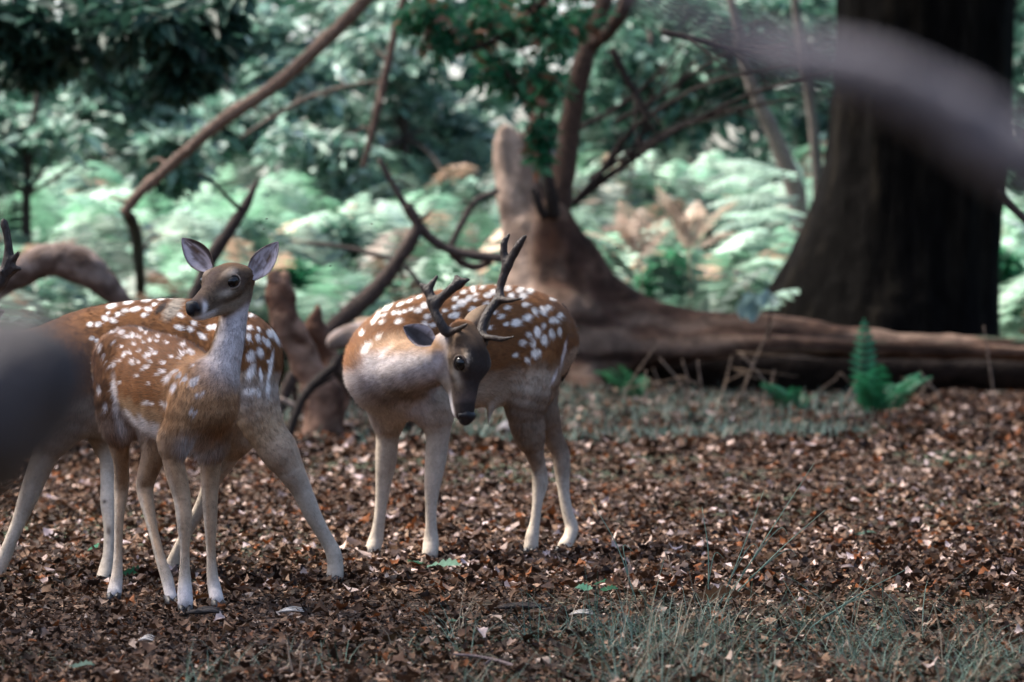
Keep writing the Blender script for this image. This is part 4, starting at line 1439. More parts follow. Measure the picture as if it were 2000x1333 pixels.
OAK_CROWN = True
G_TEAL = [((0.060, 0.145, 0.100), .4), ((0.10, 0.20, 0.15), .3), ((0.035, 0.10, 0.07), .25), ((0.16, 0.25, 0.20), .05)]
G_DARK = [((0.022, 0.062, 0.045), .5), ((0.035, 0.090, 0.065), .35), ((0.055, 0.12, 0.09), .15)]
G_MIX = [((0.12, 0.225, 0.175), .35), ((0.21, 0.325, 0.27), .3), ((0.06, 0.135, 0.10), .23), ((0.34, 0.42, 0.38), .12)]
G_PALE = [((0.14, 0.26, 0.19), .4), ((0.20, 0.33, 0.25), .35), ((0.09, 0.20, 0.13), .2), ((0.34, 0.38, 0.33), .05)]
G_VIVID = [((0.025, 0.16, 0.075), .5), ((0.05, 0.20, 0.10), .35), ((0.26, 0.13, 0.08), .15)]
FERN = [(0.16, 0.275, 0.20), (0.23, 0.34, 0.27), (0.11, 0.23, 0.15), (0.31, 0.40, 0.34), (0.36, 0.25, 0.18)]


def tree(name, px, Y, base_py, label, clumps, pal, size, seed, trunk=(12, 5), group='background trees', trunk_to=None, n_each=900):
    """clumps: list of (px, py, rx px, ry px, depth offset)"""
    rg = np.random.default_rng(seed)
    b = P(px, base_py, Y)
    b[2] = gh(b[0], b[1])
    t = root(name, tuple(b), label, 'tree', group)
    s = Y / FPX
    mb = MB()
    top = P(*(trunk_to if trunk_to else (px + 20, min(c[1] for c in clumps))), Y)
    mid = (b + top) / 2 + np.array((0.15 * rg.standard_normal(), 0, 0))
    mb.tube([b - (0, 0, .1), b * .75 + mid * .25, mid, top], [trunk[0] * s * 1.3, trunk[0] * s, (trunk[0] + trunk[1]) / 2 * s, trunk[1] * s], 9, 4, 0.06, DKB * 1.4, rg)
    for c in clumps:
        e = P(c[0], c[1], Y + c[4])
        st = mid * .6 + top * .4 if c[1] < mid[2] else mid
        m = (st + e) / 2 + np.array((0, 0, 0.2))
        mb.tube([st, m, e], [trunk[1] * s, trunk[1] * s * .7, trunk[1] * s * .25], 6, 3, 0.05, DKB * 1.5, rg)
    obj('trunk', mb.mesh('trunk'), M_TWIG, t)
    cr = MB()
    for c in clumps:
        e = P(c[0], c[1], Y + c[4])
        rx, rz = c[2] * s, c[3] * s
        # a few sub clumps so that the outline is uneven
        for _ in range(7):
            o = unit(rg.standard_normal(3)) * rg.random() ** .4 * np.array((rx, rx * .8, rz)) * .8
            leaf_cloud(cr, e + o, np.array((rx, rx * .8, rz)) * (.3 + .25 * rg.random()), n_each // 7, size, pal, rg)
    obj('crown', cr.mesh('crown', False), M_GREEN, t)
    return t


tree('broadleaf_tree', 60, 52, 640, 'pale drooping chestnut-like foliage at the left above the bracken',
     [(40, 250, 150, 90, 0), (200, 220, 150, 80, .8), (310, 300, 110, 70, 0), (-80, 330, 120, 90, 0), (250, 130, 130, 70, 1)], G_MIX, 0.27, 101, n_each=700)
tree('broadleaf_tree', 420, 60, 640, 'grey-green leafy tree behind the long leaning bough',
     [(420, 250, 150, 110, 0), (560, 180, 150, 100, 1), (600, 330, 120, 90, -1), (450, 90, 160, 80, 1.5), (330, 380, 110, 60, -1)], G_MIX, 0.26, 102, n_each=900)
tree('broadleaf_tree', 760, 63, 640, 'teal leafed tree filling the gap left of the broken stump',
     [(740, 250, 150, 110, 0), (880, 290, 120, 100, 1), (800, 130, 150, 100, 0), (690, 60, 140, 90, 1), (900, 400, 90, 60, -2), (660, 400, 110, 60, -2)], G_MIX, 0.26, 103, n_each=900)
tree('broadleaf_tree', 1250, 66, 640, 'dim green tree behind the fan of dead twigs',
     [(1180, 150, 140, 120, 0), (1300, 200, 140, 110, 1), (1420, 170, 140, 110, 0), (1350, 60, 160, 90, 1), (1220, 320, 120, 70, 0), (1450, 60, 130, 80, 0)], G_TEAL, 0.25, 104, n_each=900)
tree('broadleaf_tree', 1990, 58, 640, 'leafy tree showing beyond the right edge of the oak',
     [(2000, 180, 100, 130, 0), (2010, 420, 90, 130, 0), (2100, 60, 130, 120, 0), (2020, 560, 80, 80, 0)], G_TEAL, 0.20, 105, n_each=700)
tree('broadleaf_tree', 1560, 70, 640, 'very dark tree in the shade beside the oak',
     [(1540, 60, 140, 100, 0), (1560, 250, 100, 110, 0), (1480, 330, 90, 60, 1), (1620, 380, 90, 90, 0)], G_DARK, 0.20, 106, n_each=900)
# the oak's unseen crown, stretched left to shade the fallen trunk
rg = np.random.default_rng(120)
mb = MB()
for _ in range(120):
    c = np.array((-10 + 21 * rg.random(), 32 + 14 * rg.random(), 6.2 + 5.5 * rg.random()))
    leaf_cloud(mb, c, np.array((1.6, 1.6, .9)), 130, .34, G_DARK, rg)
obj('crown', mb.mesh('crown', False), M_GREEN, oak)
# unseen trees added so that their crowns shade the glade
for k, (tx, ty, lab) in enumerate([(-7.5, 13.0, 'unseen tree added left of the glade, its crown shading the deer'), (7.5, 19.0, 'unseen tree added right of the glade, its crown shading the litter'),
                                   (-9.0, 27.0, 'unseen tree added at the left rear of the glade to shade the grass')]):
    rg = np.random.default_rng(130 + k)
    t = root('added_shade_tree', (tx, ty, float(gh(tx, ty))), lab, 'tree', 'unseen trees added around the glade for shade')
    mb = MB()
    mb.tube([(tx, ty, -.1), (tx + .1, ty, 3), (tx - .1, ty, 7), (tx, ty, 11)], [.42, .33, .28, .16], 12, 5, .05, DKB * 1.3, rg)
    cr = MB()
    for _ in range(46):
        an, ra = rg.random() * 6.28, 8.5 * rg.random() ** .6
        c = np.array((tx * .55 + ra * math.cos(an), ty + ra * math.sin(an) * .9, 7.2 + 4.5 * rg.random()))
        mb.tube([(tx, ty, 5.5 + 2 * rg.random()), (np.array((tx, ty, 7.5)) + c) / 2, c], [.11, .07, .02], 6, 3, 0, DKB * 1.3)
        leaf_cloud(cr, c, np.array((1.7, 1.7, .8)), 120, .30, G_TEAL, rg)
    obj('trunk', mb.mesh('trunk'), M_TWIG, t)
    obj('crown', cr.mesh('crown', False), M_GREEN, t)
# two slim trunks between twig fan and oak
mb = MB()
pxtube(mb, [(1420, -30, 8), (1450, 100, 11), (1478, 190, 14), (1505, 250, 15), (1530, 310, 17), (1555, 380, 20), (1575, 520, 24), (1585, 640, 27)], 52, np.array((0.13, 0.105, 0.095)), 10, .08)
obj('slim_tree', mb.mesh('slim trunk'), M_TWIG, None, 'slim grey crooked trunk leaning beside the dark oak', 'tree')
mb = MB()
pxtube(mb, [(1545, -80, 8), (1560, 60, 9), (1580, 180, 10), (1592, 290, 11), (1600, 420, 12), (1605, 640, 14)], 54, np.array((0.09, 0.075, 0.066)), 10, .08)
obj('slim_tree', mb.mesh('slim trunk'), M_TWIG, None, 'thin straight trunk close against the dark oak', 'tree')

# far wood at the back, plus an unseen leaf ring added to block light
rng = np.random.default_rng(31)
mb = MB()
n = 34000
p = np.stack((rng.random(n) * 84 - 42, 80 + 14 * rng.random(n), 0.5 + 15 * rng.random(n)), 1)
keep = fbm(p * np.array((.35, .3, .4)), 33) > .36
leaf_at(mb, p[keep], 0.4 + 0.4 * rng.random(keep.sum()), G_TEAL, rng, .8, .3)
p = np.stack((rng.random(6000) * 110 - 55, 96 + 4 * rng.random(6000), 1 + 22 * rng.random(6000)), 1)
leaf_at(mb, p, 1.2 + 0.8 * rng.random(6000), G_DARK, rng, .8, .3, aspect=.8)
n = 11000
an = rng.random(n) * 2 * math.pi  # leaf ring added at the sides and behind the camera to limit frontal light
ra = 34 + 12 * rng.random(n)
p = np.stack((np.cos(an) * ra, 22 + np.sin(an) * ra * 1.05, np.where(np.sin(an) < -.45, 6.5, 14) * rng.random(n) ** .9), 1)
p = p[(p[:, 1] < 26) | (np.abs(p[:, 0]) > 28)]
leaf_at(mb, p, 1.6 + 1.2 * rng.random(len(p)), G_DARK, rng, .8, .3, aspect=.8)
obj('far_wood', mb.mesh('far wood', False), M_GREEN, label='dark mass of distant woodland leaves behind the clearing', cat='wood', kind='stuff')


# ------------------------------------------------------------------ ferns and grass
def frond(mb, base, az, length, rise, pairs, col, rng, wide=0.36, arch=0.9, pin=2):
    """one fern frond: curved stalk, paired tapering leaflets"""
    d = np.array((math.cos(az), math.sin(az), 0))
    t = np.linspace(0, 1, pairs + 2)
    ang = rise - arch * t ** 1.3
    step = length / (pairs + 1)
    pts = np.cumsum(np.concatenate((np.zeros((1, 3)), step * (np.cos(ang[:-1, None]) * d + np.sin(ang[:-1, None]) * np.array((0, 0, 1))))), 0) + base
    tg = unit(np.gradient(pts, axis=0))
    sd = unit(np.cross(tg, (0, 0, 1)))
    nrm = np.cross(sd, tg)
    w = 0.006 * length + 0.002
    V = np.concatenate((pts - sd * w, pts + sd * w))
    m = len(pts)
    i = np.arange(m - 1)
    mb.add(V, Q=np.stack((i, i + m, i + m + 1, i + 1), 1), C=np.array(col) * .8)
    k = np.arange(2, m - 1)
    for s in (-1, 1):
        tt = t[k]
        ln = length * wide * np.sin(np.pi * np.clip(0.12 + 0.88 * tt, 0, .97)) ** .8 * (0.9 + .2 * rng.random(len(k)))
        ax = unit(sd[k] * s + tg[k] * 0.45 - nrm[k] * (0.15 + .25 * rng.random((len(k), 1))))
        wd = step * 0.46
        a = pts[k]
        bw = unit(np.cross(nrm[k], ax))
        mid = a + ax * (ln * .4)[:, None] + nrm[k] * (ln * .05)[:, None]
        tip = a + ax * ln[:, None] - nrm[k] * (ln * .06)[:, None]
        Vp = np.stack((a, mid + bw * wd, tip, mid - bw * wd), 1).reshape(-1, 3)
        j = np.arange(len(k))[:, None] * 4
        T = np.concatenate((j + [[0, 1, 2]], j + [[0, 2, 3]]))
        mb.add(Vp, T, C=np.repeat(np.array(col)[None] * (0.85 + .3 * rng.random((len(k), 1))), 4, 0))


rng = np.random.default_rng(41)
mb = MB()
n = 2300
ys = 42.5 + 24 * rng.random(n) ** 1.15
xs = (rng.random(n) * 2 - 1) * 0.15 * ys
for x, y in zip(xs, ys):
    if y < 45.5 and x > 2.2:
        continue
    pn = fbm(np.array((x * .55, y * .35, 3.0)), 48)
    c = np.array(FERN[rng.choice(5, p=[.3, .24, .30, .08, .08])]) * (0.35 + 1.15 * smooth(.36, .60, pn))  # noise patches darken the frond colour to stand for shadowed gaps
    frond(mb, np.array((x, y, gh(x, y) + (0.1 + 0.5 * rng.random()) * smooth(43, 50, y))), rng.random() * 6.28, 0.8 + 0.7 * rng.random(), 1.25 + .25 * rng.standard_normal(), 9, c, rng, .34, 1.3 + .5 * rng.random())
obj('bracken', mb.mesh('bracken', False), M_GREEN, label='bright pale green bracken covering the bank behind the fallen trunk', cat='bracken', kind='stuff')


rng = np.random.default_rng(49)
for i, (px, py, Y, w, h, pal, lab) in enumerate([(560, 560, 47, 75, 70, G_VIVID, 'dark green leafy bush behind the rump of the spotted buck'), (800, 590, 46, 80, 60, G_VIVID, 'low dark green bush behind the antlers of the buck'),
        (1290, 540, 47, 60, 70, G_VIVID, 'vivid green bush growing above the curve of the fallen trunk'), (60, 610, 45, 120, 60, G_TEAL, 'grey-green bush under the arched log'),
        (1400, 480, 52, 70, 60, G_TEAL, 'teal bush in the bracken between stump and oak'), (1960, 560, 47, 50, 90, G_VIVID, 'green bush growing at the right side of the oak'),
        (440, 450, 54, 90, 50, G_TEAL, 'teal bush in the bracken behind the doe'), (690, 470, 53, 80, 50, G_TEAL, 'teal bush in the bracken beyond the crooked branch')]):
    e = P(px, py, Y)
    g0 = float(gh(e[0], e[1]))
    t = root('bush', (e[0], e[1], g0), lab, 'bush')
    mb = MB()
    lf = MB()
    s_ = Y / FPX
    for k in range(7):
        q = e + unit(rng.standard_normal(3)) * np.array((w, w * .6, h)) * s_ * .7 * rng.random() ** .4
        mb.tube([(e[0], e[1], g0 - .05), (np.array((e[0], e[1], g0)) + q) / 2 + (0, 0, .1), q], [.02, .014, .005], 6, 3, 0, DKB * 1.5)
        leaf_cloud(lf, q, np.array((w, w, h)) * s_ * .45, 130, .15, [c for c in pal if c[0][0] < .2], rng)
    obj('stem', mb.mesh('stem'), M_TWIG, t)
    obj('foliage', lf.mesh('foliage', False), M_GREEN, t)


mbw = MB()
for _ in range(1500):
    y = 43 + 28 * rng.random()
    x = (0.15 + 0.42 * rng.random()) * y * (1 if rng.random() < .5 else -1)
    c = np.array(FERN[rng.choice(4)]) * (0.4 + .7 * rng.random())
    frond(mbw, np.array((x, y, gh(x, y) + .2 * rng.random())), rng.random() * 6.28, 1.0 + 0.8 * rng.random(), 1.2 + .25 * rng.standard_normal(), 7, c, rng, .40, 1.4)
obj('bracken', mbw.mesh('bracken', False), M_GREEN, label='bracken on the banks out to both sides of the glade', cat='bracken', kind='stuff')


def blades(mb, x, y, length, rng, pal, width=0.0035, lean=0.35, zoff=0.0, bend=0.5):
    n = len(x)
    z = gh(x, y) + zoff
    az = rng.random(n) * 2 * math.pi
    d = np.stack((np.cos(az), np.sin(az), np.zeros(n)), 1)
    sd = np.stack((-np.sin(az), np.cos(az), np.zeros(n)), 1)
    le = np.minimum(np.abs(rng.standard_normal(n)) * lean, 1.45)
    be = rng.random(n) * bend
    Vs = []
    for t, w in ((0, 1), (.4, .85), (.75, .55)):
        h = length * np.maximum(t * np.cos(le) - be * t * t * .45 * np.cos(le), .03 * t)
        o = length * (t * np.sin(le) + be * t * t * .7)
        c = np.stack((x, y, z + h), 1) + d * o[:, None]
        Vs += [c - sd * (width * w / 2), c + sd * (width * w / 2)]
    h = length * np.maximum(np.cos(le) * (1 - be * .45), .02)
    o = length * (np.sin(le) + be * .7)
    Vs.append(np.stack((x, y, z + h), 1) + d * o[:, None])
    V = np.stack(Vs, 1).reshape(-1, 3)
    i = np.arange(n)[:, None] * 7
    T = np.concatenate([i + [q] for q in ([0, 1, 3], [0, 3, 2], [2, 3, 5], [2, 5, 4], [4, 5, 6])])
    cols = np.array([c for c, _ in pal])
    pr = np.array([w for _, w in pal])
    c = cols[rng.choice(len(cols), n, p=pr / pr.sum())] * (1 + .25 * rng.standard_normal((n, 1))).clip(.4, 1.8)
    mb.add(V, T, C=np.repeat(c, 7, 0))


GR = [((0.065, 0.120, 0.090), .42), ((0.11, 0.17, 0.135), .22), ((0.04, 0.08, 0.055), .16), ((0.25, 0.20, 0.14), .20)]
GRD = [((0.06, 0.115, 0.09), .5), ((0.10, 0.16, 0.13), .3), ((0.17, 0.14, 0.11), .2)]
rng = np.random.default_rng(43)


def grass_patch(n, px0, px1, py0, py1, ln, lw, pal, seed, thr=.45, fs=3.0, **kw):
    rg = np.random.default_rng(seed)
    px = px0 + (px1 - px0) * rg.random(n)
    py = py0 + (py1 - py0) * rg.random(n)
    Y = CAM_Z * FPX / (py - 580)
    x = (px - 1000) / FPX * Y
    m = fbm(np.stack((x * fs, Y * fs * .6, np.zeros(n)), 1), seed) > thr + .22 * ((py - py0) / (py1 - py0)) ** 2 * (py1 < 1000)
    x, Y = x[m], Y[m]
    mb = MB()
    blades(mb, x, Y, ln * (0.4 + rg.random(len(x)) ** 1.5 * 1.1), rg, pal, lw, **kw)
    return mb


mb = MB()
rg = np.random.default_rng(44)
for k in range(64):
    tx = (1150 + 520 * rg.random()) if k < 30 else (900 + 1250 * rg.random())
    ty = 1205 + 150 * rg.random() ** .8 + (25 if k >= 30 else 0)
    Y = CAM_Z * FPX / (ty - 580)
    m = int(14 + 40 * rg.random())
    x = (tx - 1000) / FPX * Y + rg.standard_normal(m) * .035
    y = Y + rg.standard_normal(m) * .05
    blades(mb, x, y, (.06 + .17 * rg.random()) * (0.4 + 1.0 * rg.random(m)), rg, GR, .0022, lean=.95, bend=1.3)
obj('grass', mb.mesh('near grass', False), M_GRASS, label='thin teal grass patch at the near right edge of the glade', cat='grass', kind='stuff')
mb = grass_patch(1500, 330, 1000, 1262, 1420, 0.10, .0024, GR, 45, .52, 4.0, lean=1.0, bend=1.2)
obj('grass', mb.mesh('near grass', False), M_GRASS, label='sparse short grass tufts among litter at the near left', cat='grass', kind='stuff')
mb = grass_patch(8000, 1080, 1700, 775, 885, 0.13, .009, GRD, 46, .40, 1.1, lean=.7, bend=1.0)
obj('grass', mb.mesh('mid grass', False), M_GRASS, label='grey-green grass fringe in front of the fallen trunk', cat='grass', kind='stuff')
mb = grass_patch(7000, -100, 1000, 770, 880, 0.15, .011, GRD, 47, .38, .8, lean=.7, bend=1.0)
obj('grass', mb.mesh('mid grass', False), M_GRASS, label='grey-green grass between the deer and the bracken', cat='grass', kind='stuff')

# tall single stems in the near tuft
for (bx, by, tx, ty, lab) in [(1245, 1175, 1152, 975, 'tall thin grass stem leaning left out of the near tuft'), (1382, 1190, 1371, 990, 'upright grass stem in the near tuft'),
                              (1400, 1190, 1492, 958, 'long grass stem leaning right in the near tuft'), (1420, 1170, 1612, 996, 'long low grass stem bending far to the right'),
                              (1410, 1180, 1590, 905, 'faint dark grass stem reaching farthest right'), (1560, 1235, 1425 + 350, 1110, 'short grass stem beside a curled leaf')]:
    Yb = CAM_Z * FPX / (by - 580)
    a, b = P(bx, by, Yb), P(tx, ty, Yb + .05)
    mb = MB()
    mid = (a + b) / 2 + np.array((0.01, 0, 0.012))
    mb.tube([a - (0, 0, .01), mid, b], [.0020, .0017, .0006], 6, 5, 0, (0.13, 0.22, 0.17))
    hd = a * .3 + b * .7
    mb.tube([mid * .4 + a * .6, mid + np.array((0.018, 0, 0.0)), mid + np.array((0.05, 0, -0.02))], [.0016, .0014, .0004], 5, 4, 0, (0.12, 0.2, 0.15))
    obj('grass_stem', mb.mesh('grass stem'), M_GRASS, None, lab, 'grass', 'tall stems in the near tuft')

# ferns growing at the fallen trunk
for (px, py, lab, L, nf, cols, seed) in [(1705, 822, 'vivid green fern with one tall upright frond before the fallen trunk', 0.62, 13, (0.02, 0.15, 0.065), 1),
                                         (1545, 818, 'low vivid green fern clump before the fallen trunk', 0.42, 12, (0.018, 0.12, 0.055), 2),
                                         (1240, 790, 'small green fern at the foot of the broken stump', 0.45, 9, (0.03, 0.15, 0.06), 3)]:
    rg = np.random.default_rng(60 + seed)
    Y = CAM_Z * FPX / (py - 580)
    b = P(px, py, Y)
    b[2] = gh(b[0], b[1])
    f = root('fern', tuple(b), lab, 'fern')
    for k in range(nf):
        mb = MB()
        up = seed == 1 and k == 0
        frond(mb, b + np.array((0.015 * k - .05, 0.0, 0.0)), (1.6 if up else rg.random() * 6.28), L * (1.15 if up else .5 + .45 * rg.random()), 1.5 if up else 1.05 + .3 * rg.random(), 13, np.array(cols) * (.8 + .5 * rg.random()), rg,
              .17 if up else .26, .25 if up else 1.1)
        obj('frond', mb.mesh('frond', False), M_GREEN, f)

# broad pale leaves drooping over the trunk
rg = np.random.default_rng(70)
b = P(1480, 640, YS - .5)
t = root('drooping_plant', tuple(b), 'pale blue-green drooping leaves hanging over the fallen trunk', 'plant')
for (x0, y0, x1, y1) in [(1480, 575, 1447, 622), (1492, 572, 1465, 628), (1500, 572, 1512, 600), (1480, 580, 1455, 595), (1500, 565, 1490, 600)]:
    mb = MB()
    a, c = P(x0, y0, YS - .55), P(x1, y1, YS - .75)
    ax = c - a
    Ln = np.linalg.norm(ax)
    g, T = leaf_template(6, False)
    sdv = unit(np.cross(ax, (0, 1, 0.3)))
    up = unit(np.cross(ax, sdv))
    V = a + g[:, :1] * ax + g[:, 1:2] * sdv * Ln * .22 + (np.sin(g[:, :1] * 3.1) * .2 + np.abs(g[:, 1:2]) * .1) * Ln * -up
    mb.add(V, T, C=np.array((0.22, 0.32, 0.29)) * (.8 + .4 * rg.random()))
    obj('leaf', mb.mesh('broad leaf'), M_GREEN, t)
mb = MB()
mb.tube([P(1500, 660, YS - .3), P(1505, 610, YS - .4), P(1500, 560, YS - .5)], [.015, .012, .006], 6, 3, 0, DKB)
obj('stem', mb.mesh('stem'), M_TWIG, t)

# bracken clumps that stand out: brown dead fronds and pale layered ones beside the oak
for (px, py, Y, lab, nf, L, col, a0, a1, rise) in [
        (1250, 500, 45.5, 'pinkish brown dead bracken clump between stump and oak', 8, .75, (0.40, 0.29, 0.23), 0, 6.28, 1.1),
        (1345, 480, 46, 'pale tan withered bracken clump beside the green bush', 8, .8, (0.44, 0.34, 0.27), 0, 6.28, 1.2),
        (1580, 345, 49, 'pale layered fern fronds reaching out in front of the slim crooked trunk', 5, 1.15, (0.30, 0.42, 0.35), 2.7, 3.7, .35),
        (1590, 430, 48, 'pale fern fronds hanging low beside the flare of the oak', 5, 1.0, (0.28, 0.41, 0.33), 2.6, 3.8, .4)]:
    rg = np.random.default_rng(px)
    e = P(px, py, Y)
    g0 = float(gh(e[0], e[1]))
    f = root('bracken_clump', (e[0], e[1], g0), lab, 'bracken')
    mb = MB()
    mb.tube([(e[0], e[1], g0 - .05), (e[0] + .03, e[1], (g0 + e[2]) / 2), tuple(e)], [.02, .016, .01], 6, 3, 0, np.array(col) * .6)
    obj('stem', mb.mesh('stem'), M_TWIG, f)
    for k in range(nf):
        mb = MB()
        b0 = e + np.array((0, .08 * k - .2, -.12 * k if a0 else -.1 * rg.random()))
        b0[2] = max(b0[2], g0 + .02)
        frond(mb, b0, a0 + (a1 - a0) * (k + rg.random()) / nf, L * (.7 + .5 * rg.random()), rise + .2 * rg.normal(), 14, np.array(col) * (.75 + .5 * rg.random()), rg, .24, .9)
        obj('frond', mb.mesh('frond', False), M_GREEN, f)

# ------------------------------------------------------------------ boughs and branches in the middle distance
rng = np.random.default_rng(80)


def branch(name, rows, Y, label, C, side=4, cat='branch', group=None, sidelen=0.35):
    mb = MB()
    c, r = pxtube(mb, rows, Y, C, 9, .07, 5)
    for _ in range(side):
        k = rng.integers(3, len(c) - 3)
        d = unit(unit(c[k + 1] - c[k - 1]) * .7 + rng.standard_normal(3) * .7)
        ln = sidelen * (.4 + rng.random())
        mb.tube([c[k] + d * ln * t + rng.standard_normal(3) * ln * .06 for t in (0, .35, .7, 1)], [r[k] * .5, r[k] * .4, r[k] * .28, r[k] * .1], 6, 2, 0, C * .9)
    return obj(name, mb.mesh(name), M_TWIG, None, label, cat, group)


branch('leaning_bough', [(1010, -300, 18), (880, -160, 17), (760, -50, 15), (690, 25, 14), (640, 75, 14), (570, 140, 14), (520, 180, 13), (450, 225, 14), (390, 272, 12), (320, 335, 11), (265, 385, 11), (240, 420, 10)], 40,
       'long brown leaning bough crossing the leaves from upper middle to lower left', np.array((0.17, 0.115, 0.09)), 5)
branch('fallen_branch', [(243, 412, 8, 0), (256, 430, 12, .4), (266, 462, 13, 1.6), (272, 520, 11, 3.2), (276, 600, 11, 4.2), (278, 745, 11, 5)], 40.2, 'dark snapped stub below the long leaning bough', DKB, 2)
branch('hanging_branch', [(905, -330, 11), (835, -150, 10), (800, -40, 8), (772, 60, 8), (755, 140, 8), (738, 210, 8), (722, 280, 7), (708, 330, 5)], 42, 'thin brown branch hanging almost straight down', np.array((0.13, 0.085, 0.07)), 4)
branch('thin_branch', [(470, 270, 4), (540, 225, 5), (620, 185, 5), (700, 165, 4), (750, 160, 4)], 42.2, 'faint thin branch among pale leaves beside the leaning bough', np.array((0.14, 0.11, 0.09)), 4)
branch('dark_stick', [(504, 352, 4), (478, 405, 10), (445, 455, 12), (415, 500, 14), (395, 545, 14), (365, 620, 14), (335, 730, 15), (315, 830, 15)], 30, 'dark pointed stick rising behind the doe between her ears', np.array((0.045, 0.033, 0.030)), 1)
branch('crooked_branch', [(795, 400, 9), (815, 440, 11), (800, 475, 13), (770, 520, 14), (735, 565, 17), (690, 605, 19), (650, 640, 16), (605, 690, 13), (565, 750, 12), (540, 818, 11)], 31, 'crooked dark branch rising left of the antlered buck', np.array((0.060, 0.042, 0.036)), 3)
branch('crooked_branch', [(740, 310, 5), (770, 365, 6), (800, 415, 9), (840, 465, 10), (885, 490, 9), (930, 500, 10), (985, 505, 10)], 31.1, 'thin crooked branch running from the fork to the stump', np.array((0.075, 0.055, 0.048)), 3)
branch('curved_branch', [(975, 372, 6), (930, 392, 6), (905, 430, 7), (880, 480, 7)], 36, 'curved twig hooking down beside the pale stump', np.array((0.11, 0.085, 0.075)), 1)
branch('curved_branch', [(960, 510, 8), (930, 522, 8), (900, 512, 8), (880, 492, 7)], 31.2, 'short curled twig under the crooked branch', np.array((0.07, 0.05, 0.045)), 1)
branch('thin_branch', [(600, 475, 4), (660, 482, 5), (720, 495, 5), (790, 520, 5), (840, 600, 6), (870, 785, 6)], 37, 'thin faint branch behind the crooked dark branch', np.array((0.10, 0.08, 0.07)), 2)
branch('thin_branch', [(1950, 370, 7), (1985, 410, 8), (2040, 460, 8)], 43, 'dark branch stub beyond the right side of the oak', DKB, 1)

# logs and rotten stubs on the glade floor
def log_piece(name, rows, Y, label, col, col2, amp=.02, seed=1, h=.02):
    B = Body()
    B.limb(W(rows, Y), k=.05)
    if name == 'rotten_stump':
        x0, y0, r0 = rows[0][:3]
        for q in range(4):
            B.limb(W([(x0 + 8 * q, y0 + 50, r0 * .5), (x0 - 12 + 9 * q, y0 - 8 - 22 * ((q * 7 + seed) % 3), r0 * .14)], Y), k=.03)

    def paint(V, N, px, py):
        n = fbm(V * 6, 90 + seed)
        return mixc(np.tile(np.array(col), (len(V), 1)), np.array(col2), smooth(.45, .62, n + .15 * N[:, 2]))
    return wood_body(name, B, h, paint, M_WOOD, None, amp, (4, 4, 4), 91 + seed, label=label, cat='log')


log_piece('arched_log', [(-190, 835, 24), (-150, 720, 25), (-70, 610, 26), (0, 555, 30), (50, 525, 33), (110, 510, 33), (170, 525, 32), (220, 570, 26), (262, 640, 22), (292, 740, 21), (302, 835, 21)], 30, 'arched grey-brown log behind the antler at the left edge', (0.10, 0.065, 0.052), (0.24, 0.18, 0.155), .045, seed=1)
log_piece('rotten_stump', [(545, 590, 20), (560, 640, 26), (590, 690, 32), (618, 740, 32), (632, 800, 34), (636, 862, 36)], 27, 'reddish rotten stump fragment between the two bucks', (0.085, 0.042, 0.028), (0.21, 0.125, 0.09), .08, seed=2)
log_piece('rotten_stump', [(615, 650, 22), (640, 700, 22), (652, 750, 20), (655, 850, 22)], 27.3, 'small reddish broken stub leaning against the rotten stump', (0.09, 0.045, 0.03), (0.20, 0.115, 0.08), .07, seed=3)
log_piece('broken_log', [(655, 672, 19), (690, 662, 22), (740, 650, 24), (830, 650, 24), (940, 695, 24), (1010, 770, 23), (1040, 868, 22)], 26, 'pale ended broken log behind the front of the antlered buck', (0.22, 0.165, 0.14), (0.36, 0.29, 0.27), .05, seed=4)
log_piece('dark_log', [(665, 715, 26), (700, 735, 36), (740, 775, 40), (800, 815, 34), (850, 850, 26)], 26.6, 'black rotten log lying under the pale broken log', (0.022, 0.016, 0.014), (0.035, 0.026, 0.022), .03, seed=5)
branch('ground_branch', [(560, 862, 9), (578, 810, 9), (596, 772, 9), (620, 745, 10), (650, 718, 9), (675, 690, 7)], 26, 'dark bent branch propped under the broken log', DKB, 1)
branch('ground_branch', [(545, 778, 5), (590, 800, 6), (640, 818, 7), (690, 832, 5)], 28, 'pale straight branch lying in the grass behind the spotted buck', np.array((0.26, 0.20, 0.17)), 1)
log_piece('grey_stone', [(975, 850, 14), (995, 846, 24), (1015, 856, 16)], 26.5, 'pale grey lump of stone behind the legs of the antlered buck', (0.24, 0.22, 0.23), (0.34, 0.32, 0.33), .02, seed=6)

# dead stalks in front of the fallen trunk
rg = np.random.default_rng(95)
for i in range(16):
    px = [1200, 1260, 1290, 1310, 1330, 1355, 1380, 1400, 1440, 1470, 1520, 1560, 1640, 1790, 1850, 1945][i]
    by = 790 + 25 * rg.random()
    Y = CAM_Z * FPX / (by - 580)
    hgt = (50 + 90 * rg.random()) if px not in (1945, 1440) else 175
    a = P(px, by, Y)
    a[2] = gh(a[0], a[1])
    lean = rg.normal() * 40
    b = P(px + lean, by - hgt, Y - .05)
    mb = MB()
    mb.tube([a, (a + b) / 2 + rg.standard_normal(3) * .02, b], [.009, .007, .003], 6, 3, 0, np.array((0.24, 0.175, 0.135)) * (.6 + .7 * rg.random()))
    if rg.random() < .6:
        m = (a * .5 + b * .5)
        mb.tube([m, m + np.array((rg.normal() * .12, 0, .08)), m + np.array((rg.normal() * .25, 0, .02))], [.005, .004, .002], 5, 2, 0, (0.2, 0.14, 0.1))
    obj('dead_stalk', mb.mesh('dead stalk'), M_TWIG, None, {1945: 'tallest dry stalk standing before the far right end of the fallen trunk', 1440: 'tall dry stalk standing below the drooping pale leaves'}.get(px, 'short dry brown stalk standing in front of the fallen trunk'), 'stalk', 'dry stalks before the fallen trunk')

